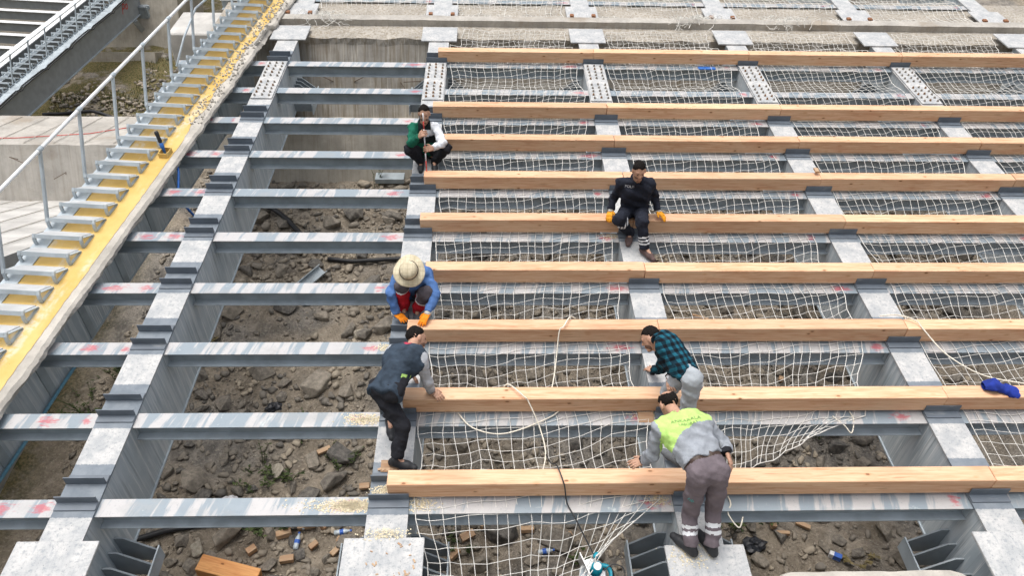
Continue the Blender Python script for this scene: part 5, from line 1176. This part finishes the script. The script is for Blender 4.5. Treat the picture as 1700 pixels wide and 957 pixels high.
mb.add(vs, [(i * n + k, i * n + (k + 1) % n, (i + 1) * n + (k + 1) % n, (i + 1) * n + k) for i in range(len(prof) - 1) for k in range(n)] + [tuple(range((len(prof) - 1) * n, len(prof) * n))])
hat = obj('sun_hat', mb.mesh('sun_hat', 'hat_cloth', True), p3['root'], HMt)
mb = MB().tube([(.101 * math.cos(2 * math.pi * k / 32), .107 * math.sin(2 * math.pi * k / 32), .062) for k in range(33)], .006, 6); obj('hat_band', mb.mesh('hat_band', 'belt', True), hat)
sl_ = hat.modifiers.new('thick', 'SOLIDIFY'); sl_.thickness = .004
# 4 leaning in a denim vest
def mi4(e):
    fc, J = e['fc'], e['J']; mi = np.zeros(len(fc), int); x = (fc - e['nk']) @ e['lat']
    ar = near(fc, J, [('sl', 'el'), ('el', 'wl'), ('sr', 'er'), ('er', 'wr')]).min(-1); to = near(fc, dict(e['J'], C=e['C']), [('pel', 'C'), ('C', 'nk')]).min(-1)
    mi[(ar < .085) & ((to > .185) | (np.abs(x) > .20))] = 1
    mi[seg(fc, J['nk'], J['hd'], 0, 0) < .085] = 2
    return mi
p4 = person('m4', 'worker in dark denim vest over grey sleeves leaning over the second timber row', dict(face=(.86, .40, -.32), hup=(-.1, .5, .9), shirt=['denim_vest', 'grey_sleeve', 'red_collar'], shirt_mi=mi4, shirt_name='vest', pants=['black_fabric'], shoe='shoe_dark', sole='sole_yellow',
    palmr=(.2, -.6, .75), palml=(0, -.3, .9), curlr=.5, curll=.5, hips=(.85, -.5, 0), seed=5.5, loose=.020, sfold=.0055, hem=-.05, hemcut=-.105, aloose=.006, ploose=.008, beard=True, leg_end=-.035))
decal(p4, p4['shirt'], (lambda: MB().add([(-.05, -.018, 0), (.05, -.018, 0), (.05, .018, 0), (-.05, .018, 0)], [(0, 1, 2, 3)]).mesh('reflective_tab', 'hi_vis'))(), 'reflective_tab', p4['pel'] + p4['lat'] * -.13 + p4['sp'] * .15, Vector((.93, .1, -.36)).normalized(), Vector((.36, .25, .9)).normalized())
# 5 plaid shirt, stooping to the left
p5 = person('m5', 'worker in teal and black plaid shirt and pale jeans stooping over the third girder', dict(face=(-.80, .28, -.53), hup=(-.5, .45, .8), shirt=['plaid'], collar='plaid', pants=['grey_jeans'], shoe='shoe_grey', palmr=(-.6, -.6, .2), palml=(-.2, -.5, .85), curlr=.5, curll=.2, hips=(-.25, .95, 0), seed=6.4, loose=.012, aloose=.008, hem=.03, ploose=.002, pfold=.005, waist=.05, beard=True, spread=.07))
q = p5['J']; d = (q['hr'] - q['wr']).normalized(); wt = q['wr'] - d * .012
wo = obj('wristwatch', MB().tube([wt - d * .014, wt + d * .014], .039, 14).mesh('wristwatch', 'black_rubber', True), p5['root']); obj('watch_face', MB().lathe([(.019, 0), (.019, .006), (.017, .008)], 14, Matrix.Translation(wt + Vector((-.6, -.75, .3)).normalized() * .038) @ Vector((-.6, -.75, .3)).to_track_quat('Z', 'Y').to_matrix().to_4x4()).mesh('watch_face', 'paper_white'), wo)
# 6 grey shirt with hi-vis yoke, seen from behind
def mi6(e):
    fc, J = e['fc'], e['J']; x = (fc - e['nk']) @ e['lat']; z = (fc - e['nk']) @ e['sp']; mi = np.zeros(len(fc), int)
    mi[(z > -.20 - .10 * (x / .2) ** 2 * (x > 0) + .02 * (x < 0)) & (np.abs(x) < .235)] = 1
    for s in ('l', 'r'): mi[seg(fc, J['w' + s], J['w' + s], 0, 0) < .070] = 2
    return mi
def miP6(e):
    fc, J = e['fc'], e['J']; mi = np.zeros(len(fc), int)
    for s in ('l', 'r'):
        a, k = J['a' + s], J['k' + s]; t = ((fc - k) @ (a - k)) / ((a - k) @ (a - k)); o = 'r' if s == 'l' else 'l'; ok = near(fc, J, [('k' + s, 'a' + s)])[:, 0] < near(fc, J, [('k' + o, 'a' + o)])[:, 0]
        for lo_, hi_ in ((.36, .46), (.54, .64)): mi[(t > lo_) & (t < hi_) & ok] = 1
    mi[(fc - e['pel']) @ e['sp'] > .062] = 2
    return mi
p6 = person('m6', 'worker in grey shirt with lime yoke and banded trousers bending forward, back to camera', dict(face=(-.30, .72, -.62), hup=(-.25, .55, .8), shirt=['grey_shirt', 'hi_vis', 'black_fabric'], shirt_mi=mi6, pants=['taupe_fabric', 'reflective', 'belt'], pant_mi=miP6, shoe='shoe_dark', sole='sole_yellow', hair='bald',
    palmr=(.8, -.3, .3), palml=(-.1, -.6, .7), curlr=.6, curll=.6, hips=(-.97, -.22, 0), seed=7.7, fat=1.05, loose=.012, aloose=.012, hem=.06, hemcut=.085, ploose=.002, pfold=.0065, waist=.12, k1=.072, k2=.062))
sp, lt = p6['sp'], p6['lat']; wc = p6['pel'] + sp * .085
rt = Vector((.93, -.02, .22)).normalized(); up6 = (sp - rt * sp.dot(rt)).normalized()
if rt.cross(up6).y > 0: rt = -rt
for tx, sz, dz in (('ANKARALA', .050, .0), ('LABORAT', .038, -.046)):
    decal(p6, p6['shirt'], text_mesh(tx, sz, 'print_dark'), 'lettering', p6['nk'] - sp * (.115 - dz) + rt * .02, rt, up6)
decal(p6, p6['pants'], text_mesh('hb', .05, 'print_teal'), 'teal_logo', p6['hip']['l'] * .45 + p6['J']['kl'] * .55 + Vector((-.04, 0, 0)), Vector((.9, -.1, -.25)).normalized(), Vector((.25, 0, .9)).normalized())
